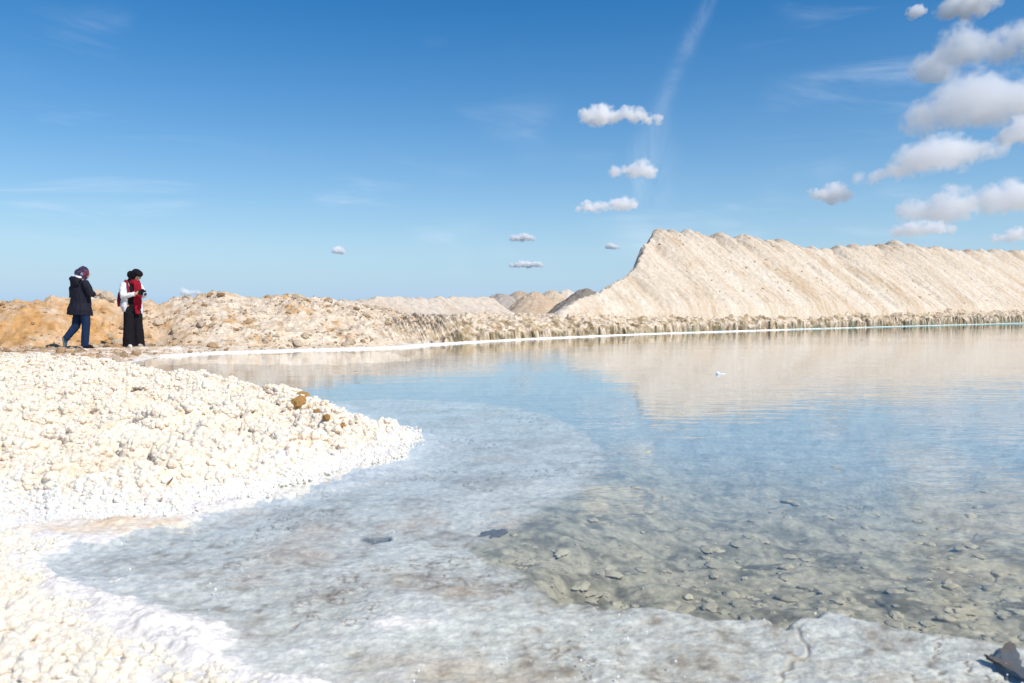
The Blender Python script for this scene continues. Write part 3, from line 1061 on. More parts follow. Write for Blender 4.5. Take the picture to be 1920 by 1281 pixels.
heap('gravel_heap', 'grey gravel heap, leftmost of the heaps beyond the far bank', 934, 550, 40, 2.5, 2.4, (.42, .37, .32), (.33, .29, .25), 11)
heap('sand_heap', 'pale tan heap peeking out behind the grey gravel heap', 974, 545, 46, 2.6, 2.4, (.48, .40, .31), (.42, .33, .24), 13)
heap('sand_heap', 'smooth orange tan sand heap in front, right of the grey heap', 1002, 546, 38, 2.1, 2.0, (.54, .43, .31), (.48, .36, .25), 12)
heap('salt_heap', 'pale heap with a rounded top behind the orange tan heap', 1036, 543, 46, 2.5, 2.4, (.58, .49, .38), (.50, .40, .29), 14)
heap('salt_heap', 'whitest small heap, between the rounded pale heap and the dark one', 1064, 542, 49, 2.3, 2.4, (.68, .60, .50), (.60, .52, .43), 15)
heap('gravel_heap', 'dark grey gravel heap against the left foot of the huge mound', 1100, 540, 33, 2.0, 1.5, (.32, .275, .23), (.23, .20, .17), 16)

# long low pale ridge
rp0, rp1 = P(575, 560, 22.5), P(925, 556, 29)
nT, nU = 520, 70
tt_, uu_ = np.linspace(-0.08, 1.06, nT), np.linspace(-1, 1.0, nU)
TT, UU = np.meshgrid(tt_, uu_)
dv = np.array([rp1.x - rp0.x, rp1.y - rp0.y])
Lr = np.linalg.norm(dv)
dv /= Lr
nv = np.array([-dv[1], dv[0]])
Hr = np.interp(TT, [-0.08, 0, 0.1, 0.3, 0.6, 0.9, 0.98, 1.06], [0.3, 1.0, 1.20, 1.26, 1.32, 1.38, 1.33, 0.4])
Hr = Hr + 0.10 * fbm(TT * Lr * 0.45, UU * 0, 3, 201)
ridge_w = 2.2
rX = rp0.x + dv[0] * TT * Lr + nv[0] * UU * ridge_w
rY = rp0.y + dv[1] * TT * Lr + nv[1] * UU * ridge_w
wav = 0.45 * fbm(TT * Lr * 0.5, UU * 0.6, 3, 205)
rZ = Hr - 0.50 * np.sqrt((UU * ridge_w + wav) ** 2 + 0.02) + 0.06 * fbm(TT * Lr * 2.2, UU * 1.2, 4, 202) + 0.04 * fbm(rX * 4, rY * 4, 3, 203)
rcol = mixc(np.array([.56, .485, .395]), np.array([.50, .39, .285]), 0.6 * sstep(fbm(TT * Lr * .7, UU * 1.5, 4, 204), 0.0, 0.8))
ridge = link('spoil_ridge', grid_mesh('spoil_ridge', rX, rY, rZ, rcol), mat_mound)
tag(ridge, 'long low pale ridge of dumped salt behind the far bank, left of the heaps', 'ridge')

# stones lying on the floor of the pool
m_ = np.nonzero(((sdpn > 0.08) & (DD < 5.5) & (PX > 850) & (PX < 1980)).ravel())[0]
pk = rng.choice(m_, 560)
mat_bs = M('pool_stone', (0.45, 0.395, 0.275), rough=0.85, spec=0.1, var=0.4, vscale=9, bump=0.004, bscale=40, coords='Position')
bsm = [rock_mesh(50 + i, mat_bs, 3, True) for i in range(4)]
bsr = 0.009 + 0.032 * rng.random(560) ** 3
bst = scatter('pool_stones', np.stack([LX.ravel()[pk], LY.ravel()[pk], lz.ravel()[pk]], -1), bsr[:, None] * np.array([[1.2, 1.0, 0.55]]),
              np.stack([np.zeros(560), np.zeros(560), rng.uniform(0, 6.28, 560)], -1), rng.integers(0, 4, 560), bsm)
bst.parent = bed
tag(bst, kind='stuff')

# ------------------------------------------------------------------ single stones and bits one can point at
def single(name, label, cat, px, py, D, s, mesh, rotz=0.0, sq=(1, 1, 1), sink=0.0, z=None):
    p = P(px, py, D) if z is None else Vector((*map(float, G(px, py, z)), z))
    o = link(name, mesh)
    o.location = (p.x, p.y, p.z - sink)
    o.rotation_euler = (0.1, -0.15, rotz)
    o.scale = (s * sq[0], s * sq[1], s * sq[2])
    return tag(o, label, cat)


single('boulder', 'pale tan boulder on the bank crest between the two people', 'boulder', 203, 556, 18.3, 0.18, rk[6], 0.6, (1, 1, 1.3))
single('boulder', 'low pale boulder on the crest close beside the walking person', 'boulder', 181, 551, 18.6, 0.20, rk[8], 2.0, (1, 1, .8))
mat_darkrock = M('dark_rock', (0.30, 0.19, 0.12), rough=0.95, spec=0.1, var=0.4, vscale=6, bump=0.03, bscale=14)
drk = rock_mesh(21, mat_darkrock)
single('boulder', 'brown boulder standing right at the salty waterline, the larger of two', 'boulder', 661, 646, 18.2, 0.13, drk, 0.4, (1, .9, 1.25))
single('boulder', 'small brown boulder at the waterline, right of the larger one', 'boulder', 718, 645, 19.2, 0.085, drk, 1.4, (1.3, .9, .8))
single('boulder', 'brown boulder on the left crest of the bank above open sky', 'boulder', 413, 553, 19.6, 0.10, drk, 0.4, (1.3, 1, .9))
mat_ochre = M('ochre_rock', (0.74, 0.42, 0.15), rough=0.9, spec=0.1, var=0.35, vscale=9, bump=0.02, bscale=25)
ock = []
for i in range(3):
    q_ = nod_protos[i].copy()
    q_.materials.clear()
    q_.materials.append(mat_ochre)
    ock.append(q_)
for i, (px, py, s, lb) in enumerate(((568, 744, .062, 'ochre stone topping the orange patch at the salt edge'),
                                     (560, 754, .058, 'ochre stone in the middle of the orange patch at the salt edge'),
                                     (552, 762, .048, 'bright orange stone lowest in the orange patch at the salt edge'),
                                     (596, 773, .034, 'small brown stone just right of the orange patch in the salt'),
                                     (612, 783, .030, 'small orange brown stone second right of the orange patch'),
                                     (640, 799, .028, 'small orange stone farthest right of the orange patch'))):
    x_, y_ = [float(v) for v in G(px, py, 0.12)]
    z_ = float(crust_z(np.array([x_]), np.array([y_]), nod_sd(np.array([x_]), np.array([y_])))[0]) + 0.02
    single('ochre_stone', lb, 'stone', px, py, 1, s, ock[i % 3], i * 1.3, (1.2, 1, .9), 0.0, max(z_, 0.03) + 0.01)
mat_leaf = M('dry_leaf', (0.30, 0.17, 0.06), rough=0.7)
bm_ = bmesh.new()
for a, b in ((0, 1), (1, 2), (2, 3)):
    pass
lv = [(-.5, 0, 0), (-.2, .16, .05), (.2, .14, .1), (.5, 0, .22), (.2, -.14, .12), (-.2, -.16, .03)]
vs = [bm_.verts.new(v) for v in lv] + [bm_.verts.new((v[0], v[1], v[2] + .03)) for v in lv]
bm_.faces.new(vs[:6][::-1])
bm_.faces.new(vs[6:])
for i in range(6):
    bm_.faces.new((vs[i], vs[(i + 1) % 6], vs[6 + (i + 1) % 6], vs[6 + i]))
lm = bpy.data.meshes.new('dry_leaf')
bm_.to_mesh(lm)
bm_.free()
lm.materials.append(mat_leaf)
lf = single('dry_leaf', 'small curled brown leaf lying on the white salt', 'leaf', 320, 904, 1, 0.05, lm, 0.9, (1, 1, 1), 0, 0.13)
lf.rotation_euler = (0.3, -0.7, 0.6)
mat_dk = M('dark_wet_rock', (0.25, 0.235, 0.215), rough=0.8, spec=0.1, var=0.4, vscale=20, bump=0.01, bscale=40)
dkr = [rock_mesh(40, mat_dk, 4, True), rock_mesh(41, mat_dk, 4, True)]
single('sunken_rock', 'round dark rock under the clear water at the shelf edge', 'rock', 918, 997, 1, 0.062, dkr[0], 0.3, (1.25, 1, .42), 0.02, -0.016)
single('sunken_rock', 'dark jagged rock breaking the salt shelf, lower right corner', 'rock', 1892, 1230, 1, 0.055, dkr[0], 0.9, (1.6, .8, .3), 0.012, 0.0)
single('sunken_rock', 'flat dark rock lying below the jagged one, lower right corner', 'rock', 1915, 1252, 1, 0.055, dkr[0], 2.2, (1.5, .9, .35), 0.012, 0.0)
# white chunk floating on the lake
fo = single('floating_chunk', 'small white chunk with a flat tail floating alone on the calm lake', 'foam', 1350, 702, 1, 1, bpy.data.meshes.new('x'), 0, (1, 1, 1), 0, 0.0)
co, fc = ico_mesh('f', 3, None)
v = co * np.array([.03, .024, .022]) * (1 + .2 * n3(co, 2, 9))[:, None] + np.array([-.03, 0, .012])
v2 = co * np.array([.06, .03, .007]) + np.array([.03, 0.01, .003])
fme = raw_mesh('floating_chunk', np.concatenate([v, v2]), np.concatenate([fc, fc + len(co)]))
fme.materials.append(M('chunk', (0.8, 0.82, 0.85), rough=0.6))
fo.data = fme
fo.rotation_euler = (0, 0, 0.1)

# ================================================================== clouds: real bodies of vapour, far off
def cloud(label, cx, cy, w, h, D, seed, tilt=0.0, npuff=7, dens=1.0, flat=True, nz_=0.9, group=None):
    nz_ = 0.38 if h < 25 else nz_
    npuff = max(4, int(2.2 * w / h)) if h < 25 else npuff
    dens = 1.1 if h < 25 else dens
    w, h = w * 0.95, h * (1.0 if h < 25 else 0.86)
    r_ = np.random.default_rng(seed)
    k_ = D / F_PX
    U = 0.5 * h * k_
    asp = w / h
    o = bpy.data.objects.new('cloud', None)
    c = P(cx, cy, D)
    bm2 = bmesh.new()
    bmesh.ops.create_icosphere(bm2, subdivisions=3, radius=1.0)
    for v_ in bm2.verts:
        v_.co = Vector((v_.co.x * U * asp * 1.28, v_.co.y * U * min(asp, 2.2) * 1.1, v_.co.z * U * 1.5))
    me_ = bpy.data.meshes.new('cloud')
    bm2.to_mesh(me_)
    bm2.free()
    m = bpy.data.materials.new('cloud_vapour')
    m.use_nodes = True
    N, L = m.node_tree.nodes, m.node_tree.links
    N.clear()
    out = N.new("ShaderNodeOutputMaterial")
    pv = N.new("ShaderNodeVolumePrincipled")
    pv.inputs['Color'].default_value = (1.0, 1.0, 1.0, 1)
    pv.inputs['Anisotropy'].default_value = -0.5
    L.new(pv.outputs[0], out.inputs['Volume'])
    t_ = N.new("ShaderNodeTexCoord")
    mp = N.new("ShaderNodeMapping")
    mp.inputs['Scale'].default_value = (1 / U,) * 3
    L.new(t_.outputs['Object'], mp.inputs[0])

    def mt(op, a, b=0.0, c_=0.0):
        x = N.new("ShaderNodeMath")
        x.operation = op
        for i, q in enumerate((a, b, c_)):
            if hasattr(q, 'links'):
                L.new(q, x.inputs[i])
            else:
                x.inputs[i].default_value = q
        return x.outputs[0]
    fld = None
    for i in range(npuff):
        f_ = (i + 0.5) / npuff * 2 - 1
        env = math.sqrt(max(0.05, 1 - abs(f_) ** 2.2))
        rr_ = (0.45 + 0.5 * r_.random()) * (0.5 + 0.5 * env)
        x_ = f_ * (asp - 0.45)
        z_ = -0.75 + rr_ * 0.75 + (0.35 * r_.random() * env) + tilt * f_
        y_ = r_.uniform(-.4, .4) * min(asp, 2)
        dn = N.new("ShaderNodeVectorMath")
        dn.operation = 'DISTANCE'
        L.new(mp.outputs[0], dn.inputs[0])
        dn.inputs[1].default_value = (x_, y_, z_)
        g_ = mt('MAXIMUM', mt('MULTIPLY_ADD', dn.outputs['Value'], -1 / (rr_ * 1.5), 1.0), 0.0)
        fld = g_ if fld is None else mt('ADD', fld, g_)
    ns_ = N.new("ShaderNodeTexNoise")
    ns_.inputs['Scale'].default_value = 1.6
    ns_.inputs['Detail'].default_value = 7
    ns_.inputs['Roughness'].default_value = 0.60
    ad = N.new("ShaderNodeVectorMath")
    ad.operation = 'ADD'
    ad.inputs[1].default_value = (seed * 3.7, seed * 1.3, 0)
    L.new(mp.outputs[0], ad.inputs[0])
    L.new(ad.outputs[0], ns_.inputs['Vector'])
    sm_ = mt('ADD', fld, mt('MULTIPLY', mt('MULTIPLY', mt('SUBTRACT', ns_.outputs[0], 0.5), nz_ * 3.3), mt('MINIMUM', mt('MULTIPLY', fld, 4.0), 1.0)))
    mr = N.new("ShaderNodeMapRange")
    mr.interpolation_type = 'SMOOTHSTEP'
    mr.inputs[1].default_value = 0.16
    mr.inputs[2].default_value = 1.0
    mr.inputs[4].default_value = dens * 3.4 / U
    L.new(sm_, mr.inputs[0])
    # nothing where the puffs end
    gate = N.new("ShaderNodeMapRange")
    gate.inputs[1].default_value = 0.0
    gate.inputs[2].default_value = 0.12
    L.new(fld, gate.inputs[0])
    L.new(mt('MULTIPLY', mr.outputs[0], gate.outputs[0]), pv.inputs['Density'])
    o = link('cloud', me_, m)
    o.location = c
    o.rotation_euler = (0, 0, -math.atan2(c.x, c.y))
    return tag(o, label, 'cloud', group)


CL = [
    ('long bright cloud floating alone high over the mound\'s left end', 1165, 214, 185, 52, 3200, 1, 0.0, 8, 1.0),
    ('ragged cloud with a raised left knob below the long bright cloud', 1185, 316, 112, 52, 2800, 2, -0.25, 5, .8),
    ('wedge shaped cloud just up-left of the mound\'s broken end', 1135, 383, 140, 38, 2300, 3, 0.1, 7, .9),
    ('small oval cloud low in the sky over the small heaps', 981, 445, 58, 20, 5000, 4, 0, 5, .8),
    ('thin flat cloud under the small oval one, over the heaps', 987, 496, 76, 15, 6000, 5, 0, 7, .7),
    ('tiny puff cloud alone in the blue between the people and heaps', 635, 469, 34, 19, 5000, 6, 0, 4, .8),
    ('small cloud peeking just over the bank, right of the people', 357, 547, 46, 22, 6000, 7, 0, 4, .7),
    ('tiny faint cloud close to the left of the mound\'s top', 1149, 462, 36, 15, 5500, 8, 0, 4, .6),
    ('big cloud with a rising right side, second from the top right', 1865, 84, 310, 100, 4000, 9, 0.50, 9, .55),
    ('biggest cloud, a thick tall heap at the right edge of the sky', 1850, 190, 320, 118, 3200, 10, 0.15, 9, .5),
    ('long grey-based cloud with a low left tail under the biggest one', 1735, 295, 305, 88, 2500, 11, 0.45, 9, .65),
    ('small double puff cloud left of the long flat-based cloud', 1556, 360, 100, 50, 3600, 12, 0, 5, .8),
    ('long flat-based cloud lowest of the big ones over the mound', 1835, 378, 310, 82, 2000, 13, 0.12, 10, .65),
    ('low wispy cloud right over the mound\'s crest', 1732, 429, 130, 40, 1700, 14, 0.1, 6, .7),
    ('faint broken cloud low at the right edge over the crest', 1895, 442, 75, 34, 1600, 15, 0.2, 5, .6),
    ('cloud cut by the top edge of the sky at upper right', 1812, 12, 120, 62, 4600, 16, 0.2, 6, .9),
    ('small torn puff beside the cloud at the top edge', 1722, 18, 42, 36, 4600, 17, 0.2, 4, .6),
    ('torn cloud at the right edge just under the biggest cloud', 1910, 245, 90, 70, 2700, 18, 0.3, 5, .8),
]
for lb, cx, cy_, w_, h_, D_, sd_, ti_, np_, de_ in CL:
    cloud(lb, cx, cy_, w_, h_, D_, sd_, ti_, np_, de_)

# ================================================================== people
def loft(rings, n_=18, cap=True):
    """rings: (centre, rx, ry[, axis_x, axis_y]); ring plane follows the path. returns verts, faces"""
    C_ = [Vector(r_[0]) for r_ in rings]
    V_, F_ = [], []
    for i, r_ in enumerate(rings):
        d_ = (C_[min(i + 1, len(C_) - 1)] - C_[max(i - 1, 0)]).normalized()
        if len(r_) > 3 and r_[3] is not None:
            ax = Vector(r_[3])
        else:
            ax = Vector((1, 0, 0)) if abs(d_.x) < 0.8 else Vector((0, 1, 0))
        ax = (ax - d_ * ax.dot(d_)).normalized()
        ay = d_.cross(ax).normalized()
        for j in range(n_):
            a_ = 2 * math.pi * j / n_
            V_.append(C_[i] + ax * (math.cos(a_) * r_[1]) + ay * (math.sin(a_) * r_[2]))
    for i in range(len(rings) - 1):
        for j in range(n_):
            a_, b_ = i * n_ + j, i * n_ + (j + 1) % n_
            F_.append((a_, b_, b_ + n_, a_ + n_))
    if cap:
        F_.append(tuple(range(n_))[::-1])
        F_.append(tuple(range(len(V_) - n_, len(V_))))
    return [tuple(v_) for v_ in V_], F_


def ball(c, rx, ry, rz, rot_=(0, 0, 0), n_=3):
    co_, fc_ = ico_mesh('b', n_, None)
    from mathutils import Euler
    m3 = np.array(Euler(rot_).to_matrix())
    co_ = (co_ * np.array([rx, ry, rz])) @ m3.T + np.array(c)
    return [tuple(v_) for v_ in co_], [tuple(f_) for f_ in fc_]


def fuse(name, pieces, mat, voxel=0.012, smooth=4, wrinkle=0.0, wscale=14.0, seed=0, parent=None):
    """one continuous surface out of overlapping closed pieces"""
    V_, F_ = [], []
    for v_, f_ in pieces:
        o_ = len(V_)
        V_ += v_
        F_ += [tuple(i + o_ for i in q) for q in f_]
    me_ = bpy.data.meshes.new(name)
    me_.from_pydata(V_, [], F_)
    bm2 = bmesh.new()
    bm2.from_mesh(me_)
    bmesh.ops.recalc_face_normals(bm2, faces=bm2.faces)
    bm2.to_mesh(me_)
    bm2.free()
    ob = bpy.data.objects.new(name + '_tmp', me_)
    COL.objects.link(ob)
    md = ob.modifiers.new('r', 'REMESH')
    md.mode = 'VOXEL'
    md.voxel_size = voxel
    ms_ = ob.modifiers.new('s', 'SMOOTH')
    ms_.iterations = smooth
    ms_.factor = 0.5
    dg = bpy.context.evaluated_depsgraph_get()
    out = bpy.data.meshes.new_from_object(ob.evaluated_get(dg))
    bpy.data.objects.remove(ob)
    out.name = name
    nv_ = len(out.vertices)
    co_ = np.zeros(nv_ * 3, np.float32)
    out.vertices.foreach_get('co', co_)
    co_ = co_.reshape(-1, 3)
    if wrinkle:
        nm_ = np.zeros(nv_ * 3, np.float32)
        out.vertices.foreach_get('normal', nm_)
        nm_ = nm_.reshape(-1, 3)
        q = fbm(co_[:, 0] * wscale + co_[:, 1] * wscale * .6, co_[:, 2] * wscale * 0.45, 3, 400 + seed)
        co_ = co_ + nm_ * (wrinkle * q)[:, None]
        out.vertices.foreach_set('co', co_.astype(np.float32).ravel())
    out.polygons.foreach_set('use_smooth', np.ones(len(out.polygons), bool))
    out.update()
    out.materials.clear()
    out.materials.append(mat)
    return link(name, out, None, parent)


def cloth(name, c, rough=0.9, var=0.12, vs=30):
    return M(name, c, rough=rough, spec=0.15, var=var, vscale=vs, bump=0.002, bscale=120)


m_skin = cloth('skin', (0.50, 0.29, 0.19), 0.55, 0.05)
m_navy = cloth('navy_jacket', (0.012, 0.013, 0.022), 0.75)
m_white = cloth('white_cotton', (0.70, 0.70, 0.72))
m_denim = cloth('blue_denim', (0.010, 0.025, 0.066), 0.9, 0.3)
m_black = cloth('black_cloth', (0.010, 0.009, 0.012))
m_red = cloth('red_scarf', (0.27, 0.008, 0.022), 0.9, 0.35, 18)
m_bag = cloth('bag_red', (0.22, 0.015, 0.03))
m_shoe = cloth('pale_shoe', (0.68, 0.64, 0.63))
m_sole = cloth('shoe_sole', (0.30, 0.22, 0.19))
m_teal = cloth('shoe_blue', (0.05, 0.13, 0.22))
m_plastic = M('camera_black', (0.015, 0.015, 0.017), rough=0.4)
m_glass = M('lens_glass', (0.02, 0.03, 0.05), rough=0.08, spec=0.8)
m_metal = M('lens_ring', (0.55, 0.56, 0.58), rough=0.35)
# patterned head scarf
m_pat = bpy.data.materials.new('patterned_scarf')
m_pat.use_nodes = True
_n, _l = m_pat.node_tree.nodes, m_pat.node_tree.links
_v = _n.new("ShaderNodeTexVoronoi")
_v.inputs['Scale'].default_value = 26
_t = _n.new("ShaderNodeTexCoord")
_l.new(_t.outputs['Object'], _v.inputs['Vector'])
_r = _n.new("ShaderNodeValToRGB")
_r.color_ramp.interpolation = 'CONSTANT'
els = _r.color_ramp.elements
els[0].color = (0.012, 0.014, 0.05, 1)
els[1].position = 0.42
els[1].color = (0.07, 0.02, 0.05, 1)
for p_, c_ in ((0.58, (0.02, 0.02, 0.05, 1)), (0.76, (0.18, 0.03, 0.06, 1)), (0.90, (0.22, 0.23, 0.30, 1))):
    e_ = els.new(p_)
    e_.color = c_
_s = _n.new("ShaderNodeSeparateColor")
_l.new(_v.outputs['Color'], _s.inputs[0])
_l.new(_s.outputs[0], _r.inputs[0])
_l.new(_r.outputs[0], _n['Principled BSDF'].inputs['Base Color'])
_n['Principled BSDF'].inputs['Roughness'].default_value = 0.85


def tube(pts, radii, n_=14):
    return loft([(p_, r_, r_) for p_, r_ in zip(pts, radii)], n_)


def hand(wrist, direction, up, s_=1.0, curl=0.5):
    """palm and five fingers; direction = where the fingers point, up = back of the hand"""
    w_, d_ = Vector(wrist), Vector(direction).normalized()
    u_ = Vector(up)
    u_ = (u_ - d_ * u_.dot(d_)).normalized()
    sd_ = d_.cross(u_)
    ps = [loft([(w_ - d_ * .02, .024 * s_, .017 * s_, sd_), (w_ + d_ * .03 * s_, .036 * s_, .016 * s_, sd_), (w_ + d_ * .085 * s_, .041 * s_, .013 * s_, sd_)], 12)]
    for i, L_ in enumerate((.072, .080, .075, .058)):
        b_ = w_ + d_ * .08 * s_ + sd_ * ((i - 1.5) * .020 * s_)
        p1 = b_ + (d_ * math.cos(curl * .6) - u_ * math.sin(curl * .6)) * L_ * .5 * s_
        p2 = p1 + (d_ * math.cos(curl * 1.8) - u_ * math.sin(curl * 1.8)) * L_ * .55 * s_
        ps.append(tube([b_, p1, p2], [.0095 * s_, .009 * s_, .0075 * s_], 8))
    b_ = w_ + d_ * .03 * s_ - sd_ * .03 * s_
    p1 = b_ - sd_ * .028 * s_ + d_ * .022 * s_ - u_ * .012 * s_
    ps.append(tube([b_, p1, p1 + d_ * .032 * s_ - u_ * .012 * s_], [.012 * s_, .0105 * s_, .009 * s_], 8))
    return ps


def head_pieces(c, face, s_=1.0):
    c, f_ = Vector(c), Vector(face).normalized()
    yaw = math.atan2(f_.y, f_.x)
    pit = -math.asin(f_.z)
    rot_ = (0, pit, yaw)
    u_ = Vector((0, 0, 1))
    sdx = f_.cross(u_).normalized()
    u_ = sdx.cross(f_)
    ps = [ball(c, .098 * s_, .076 * s_, .118 * s_, rot_), ball(c + f_ * .035 - u_ * .055, .055, .052, .06, rot_),
          ball(c + f_ * .100 - u_ * .012, .020, .013, .020, rot_),                 # nose
          ball(c + f_ * .090 - u_ * .050, .012, .024, .010, rot_)]                 # lips
    for q in (-1, 1):
        ps.append(ball(c + sdx * .076 * q - u_ * .005, .022, .010, .03, rot_))     # ears
        ps.append(ball(c + f_ * .083 + sdx * .030 * q + u_ * .022, .012, .018, .008, rot_))   # brows
    eyes = [ball(c + f_ * .088 + sdx * .030 * q + u_ * .008, .008, .012, .007, rot_) for q in (-1, 1)]
    return ps, eyes


def place_person(root, px, py, z):
    x, y = G(px, py, z)
    root.location = (float(x), float(y), z)
    return root


# ---- the person walking away, seen from behind
w1z = 0.15
x1, y1 = [float(v) for v in G(164.5, 652.5, w1z)]
w1z = bank_z(x1, y1)
PS = 0.945
p1 = empty('person', (x1, y1, w1z))
p1.scale = (PS * .95, PS * .95, PS)
tag(p1, 'person walking away in a dark jacket, blue jeans and patterned head scarf', 'person')
hp, ey = head_pieces((-.055, .02, 1.485), (.85, .5, -.05))
body = hp + [
    loft([((-.10, 0, .80), .15, .11), ((-.11, .0, .95), .145, .11), ((-.12, .0, 1.12), .15, .11), ((-.12, .0, 1.27), .16, .10), ((-.10, .0, 1.35), .07, .06), ((-.075, .01, 1.42), .05, .052)]),
    tube([(-.04, -.06, .86), (.0, -.06, .46), (-.005, -.08, .07)], [.088, .06, .042]),
    tube([(-.15, .06, .86), (-.22, -.02, .44), (-.385, -.16, .22)], [.088, .06, .042]),
    tube([(.02, -.10, 1.31), (.11, -.09, 1.07), (.06, .16, 1.10)], [.05, .042, .028]),
    tube([(-.25, .09, 1.31), (-.32, .10, 1.06), (-.06, .24, 1.08)], [.05, .042, .028]),
] + hand((.06, .16, 1.10), (-.7, .5, .1), (.3, .6, .6)) + hand((-.06, .24, 1.08), (.9, .1, .15), (.1, .7, .6))
fuse('body', body, m_skin, 0.008, 3, parent=p1)
fuse('eye', [ey[0]], m_black, 0.004, 1, parent=p1)
fuse('eye', [ey[1]], m_black, 0.004, 1, parent=p1)
jk = [loft([((-.140, -.02, .665), .255, .20), ((-.135, -.02, .76), .245, .19), ((-.135, .0, .88), .215, .165), ((-.125, .0, 1.0), .20, .155), ((-.125, .0, 1.15), .205, .15),
            ((-.125, .0, 1.28), .195, .135), ((-.115, .0, 1.355), .13, .10), ((-.095, .0, 1.40), .075, .07)], 28),
      tube([(.015, -.09, 1.31), (.085, -.11, 1.20), (.130, -.10, 1.07), (.12, .03, 1.075), (.06, .16, 1.10)], [.078, .076, .070, .058, .046]),
      tube([(-.245, .06, 1.31), (-.315, .06, 1.18), (-.345, .06, 1.05), (-.22, .18, 1.05), (-.06, .24, 1.08)], [.080, .076, .070, .058, .046])]
jacket = fuse('jacket', jk, m_navy, 0.011, 3, 0.010, 13, 1, p1)
fuse('hood', [ball((-.175, -.10, 1.365), .155, .075, .065, (0.5, 0.12, -.3)), ball((-.17, -.14, 1.30), .115, .04, .10, (0.2, 0.1, -.3))], m_navy, 0.010, 3, 0.005, 14, 2, p1)
fuse('hood_lining', [ball((-.165, -.085, 1.405), .140, .062, .036, (0.35, 0.10, -.3))], m_white, 0.008, 2, 0.006, 30, 3, p1)
fuse('jeans', [tube([(-.02, -.05, .79), (-.01, -.06, .68), (.008, -.06, .45), (-.01, -.075, .25), (-.02, -.08, .05)], [.098, .100, .082, .074, .074], 20),
               tube([(-.16, .05, .90), (-.185, .02, .68), (-.225, -.03, .44), (-.31, -.10, .30), (-.375, -.155, .20)], [.110, .104, .082, .072, .068], 20)], m_denim, 0.010, 3, 0.008, 12, 4, p1)
fuse('headscarf', [ball((-.065, .005, 1.502), .112, .102, .128, (0, .1, .5)), ball((-.145, -.045, 1.485), .075, .07, .085), loft([((-.07, 0, 1.44), .095, .09), ((-.085, 0, 1.39), .085, .08), ((-.095, 0, 1.355), .10, .085)], 18)],
     m_pat, 0.009, 3, 0.006, 18, 5, p1)


def shoe(heel, toe, up, mat, msole, parent):
    h_, t_ = Vector(heel), Vector(toe)
    u_ = Vector(up).normalized()
    d_ = (t_ - h_).normalized()
    sd_ = d_.cross(u_).normalized()
    k_ = (t_ - h_).length
    up_ = loft([(h_ + u_ * .045, .034, .045, sd_), (h_ + d_ * .08 * k_ / .26 + u_ * .05, .038, .050, sd_), (h_ + d_ * .17 * k_ / .26 + u_ * .036, .045, .034, sd_), (t_ - d_ * .02 + u_ * .026, .038, .022, sd_), (t_ + u_ * .022, .02, .014, sd_)], 14)
    s1 = fuse('shoe', [up_], mat, 0.007, 2, parent=parent)
    so = loft([(h_ - d_ * .01 + u_ * .008, .030, .010, sd_), (h_ + d_ * .06 + u_ * .008, .038, .011, sd_), (h_ + d_ * .17 + u_ * .008, .047, .011, sd_), (t_ + u_ * .008, .030, .010, sd_)], 14)
    fuse('sole', [so], msole, 0.006, 1, parent=s1)


shoe((-.04, -.10, .0), (.16, .06, .0), (0, 0, 1), m_black, m_sole, p1)
shoe((-.415, -.20, .225), (-.435, -.10, .005), (.75, .62, .28), m_teal, m_sole, p1)

# ---- the person looking down at a camera
x2, y2 = [float(v) for v in G(250.5, 651.0, w1z)]
z2 = bank_z(x2, y2)
p2 = empty('person', (x2, y2, z2))
tag(p2, 'person in white shirt, red scarf and wide black trousers looking down at a camera', 'person')
fdir = Vector((.35, -.70, -.66))
hp, ey = head_pieces((.075, -.10, 1.465), fdir)
body = hp + [
    loft([((-.01, 0, .86), .15, .11), ((-.01, 0, 1.0), .14, .105), ((-.02, 0, 1.15), .15, .11), ((-.02, 0, 1.27), .16, .10), ((.0, -.02, 1.345), .07, .06), ((.04, -.06, 1.41), .05, .05)]),
    tube([(-.09, -.02, .88), (-.095, -.02, .48), (-.095, -.02, .07)], [.088, .06, .042]),
    tube([(.08, .02, .88), (.09, .02, .48), (.095, .02, .07)], [.088, .06, .042]),
    tube([(-.18, -.08, 1.29), (-.215, -.12, 1.06), (.02, -.28, 1.10)], [.05, .042, .028]),
    tube([(.14, .06, 1.29), (.215, -.02, 1.06), (.20, -.20, 1.09)], [.05, .042, .028]),
] + hand((.02, -.28, 1.105), (.9, -.15, .15), (-.2, -.8, .5), 1.05, .7) + hand((.20, -.20, 1.09), (-.1, -.9, .25), (.8, -.1, .4), 1.0, .8)
fuse('body', body, m_skin, 0.008, 3, parent=p2)
fuse('eye', [ey[0]], m_black, 0.004, 1, parent=p2)
fuse('eye', [ey[1]], m_black, 0.004, 1, parent=p2)
fuse('trousers', [loft([((-.105, -.02, .025), .125, .125), ((-.105, -.02, .25), .112, .112), ((-.095, -.02, .55), .105, .108), ((-.085, -.01, .82), .105, .11)], 22),
                  loft([((.115, .02, .025), .120, .125), ((.11, .02, .25), .108, .112), ((.10, .02, .55), .102, .108), ((.075, .01, .82), .105, .11)], 22),
                  loft([((-.005, 0, .74), .18, .13), ((-.005, 0, .9), .165, .125), ((-.01, 0, 1.06), .145, .11)], 22)], m_black, 0.010, 2, 0.010, 11, 6, p2)
fuse('tunic', [loft([((-.01, -.01, .93), .172, .130), ((-.02, -.02, 1.15), .165, .125), ((-.02, -.02, 1.27), .14, .10), ((.0, -.03, 1.36), .07, .06)], 22)], m_black, 0.010, 2, parent=p2)
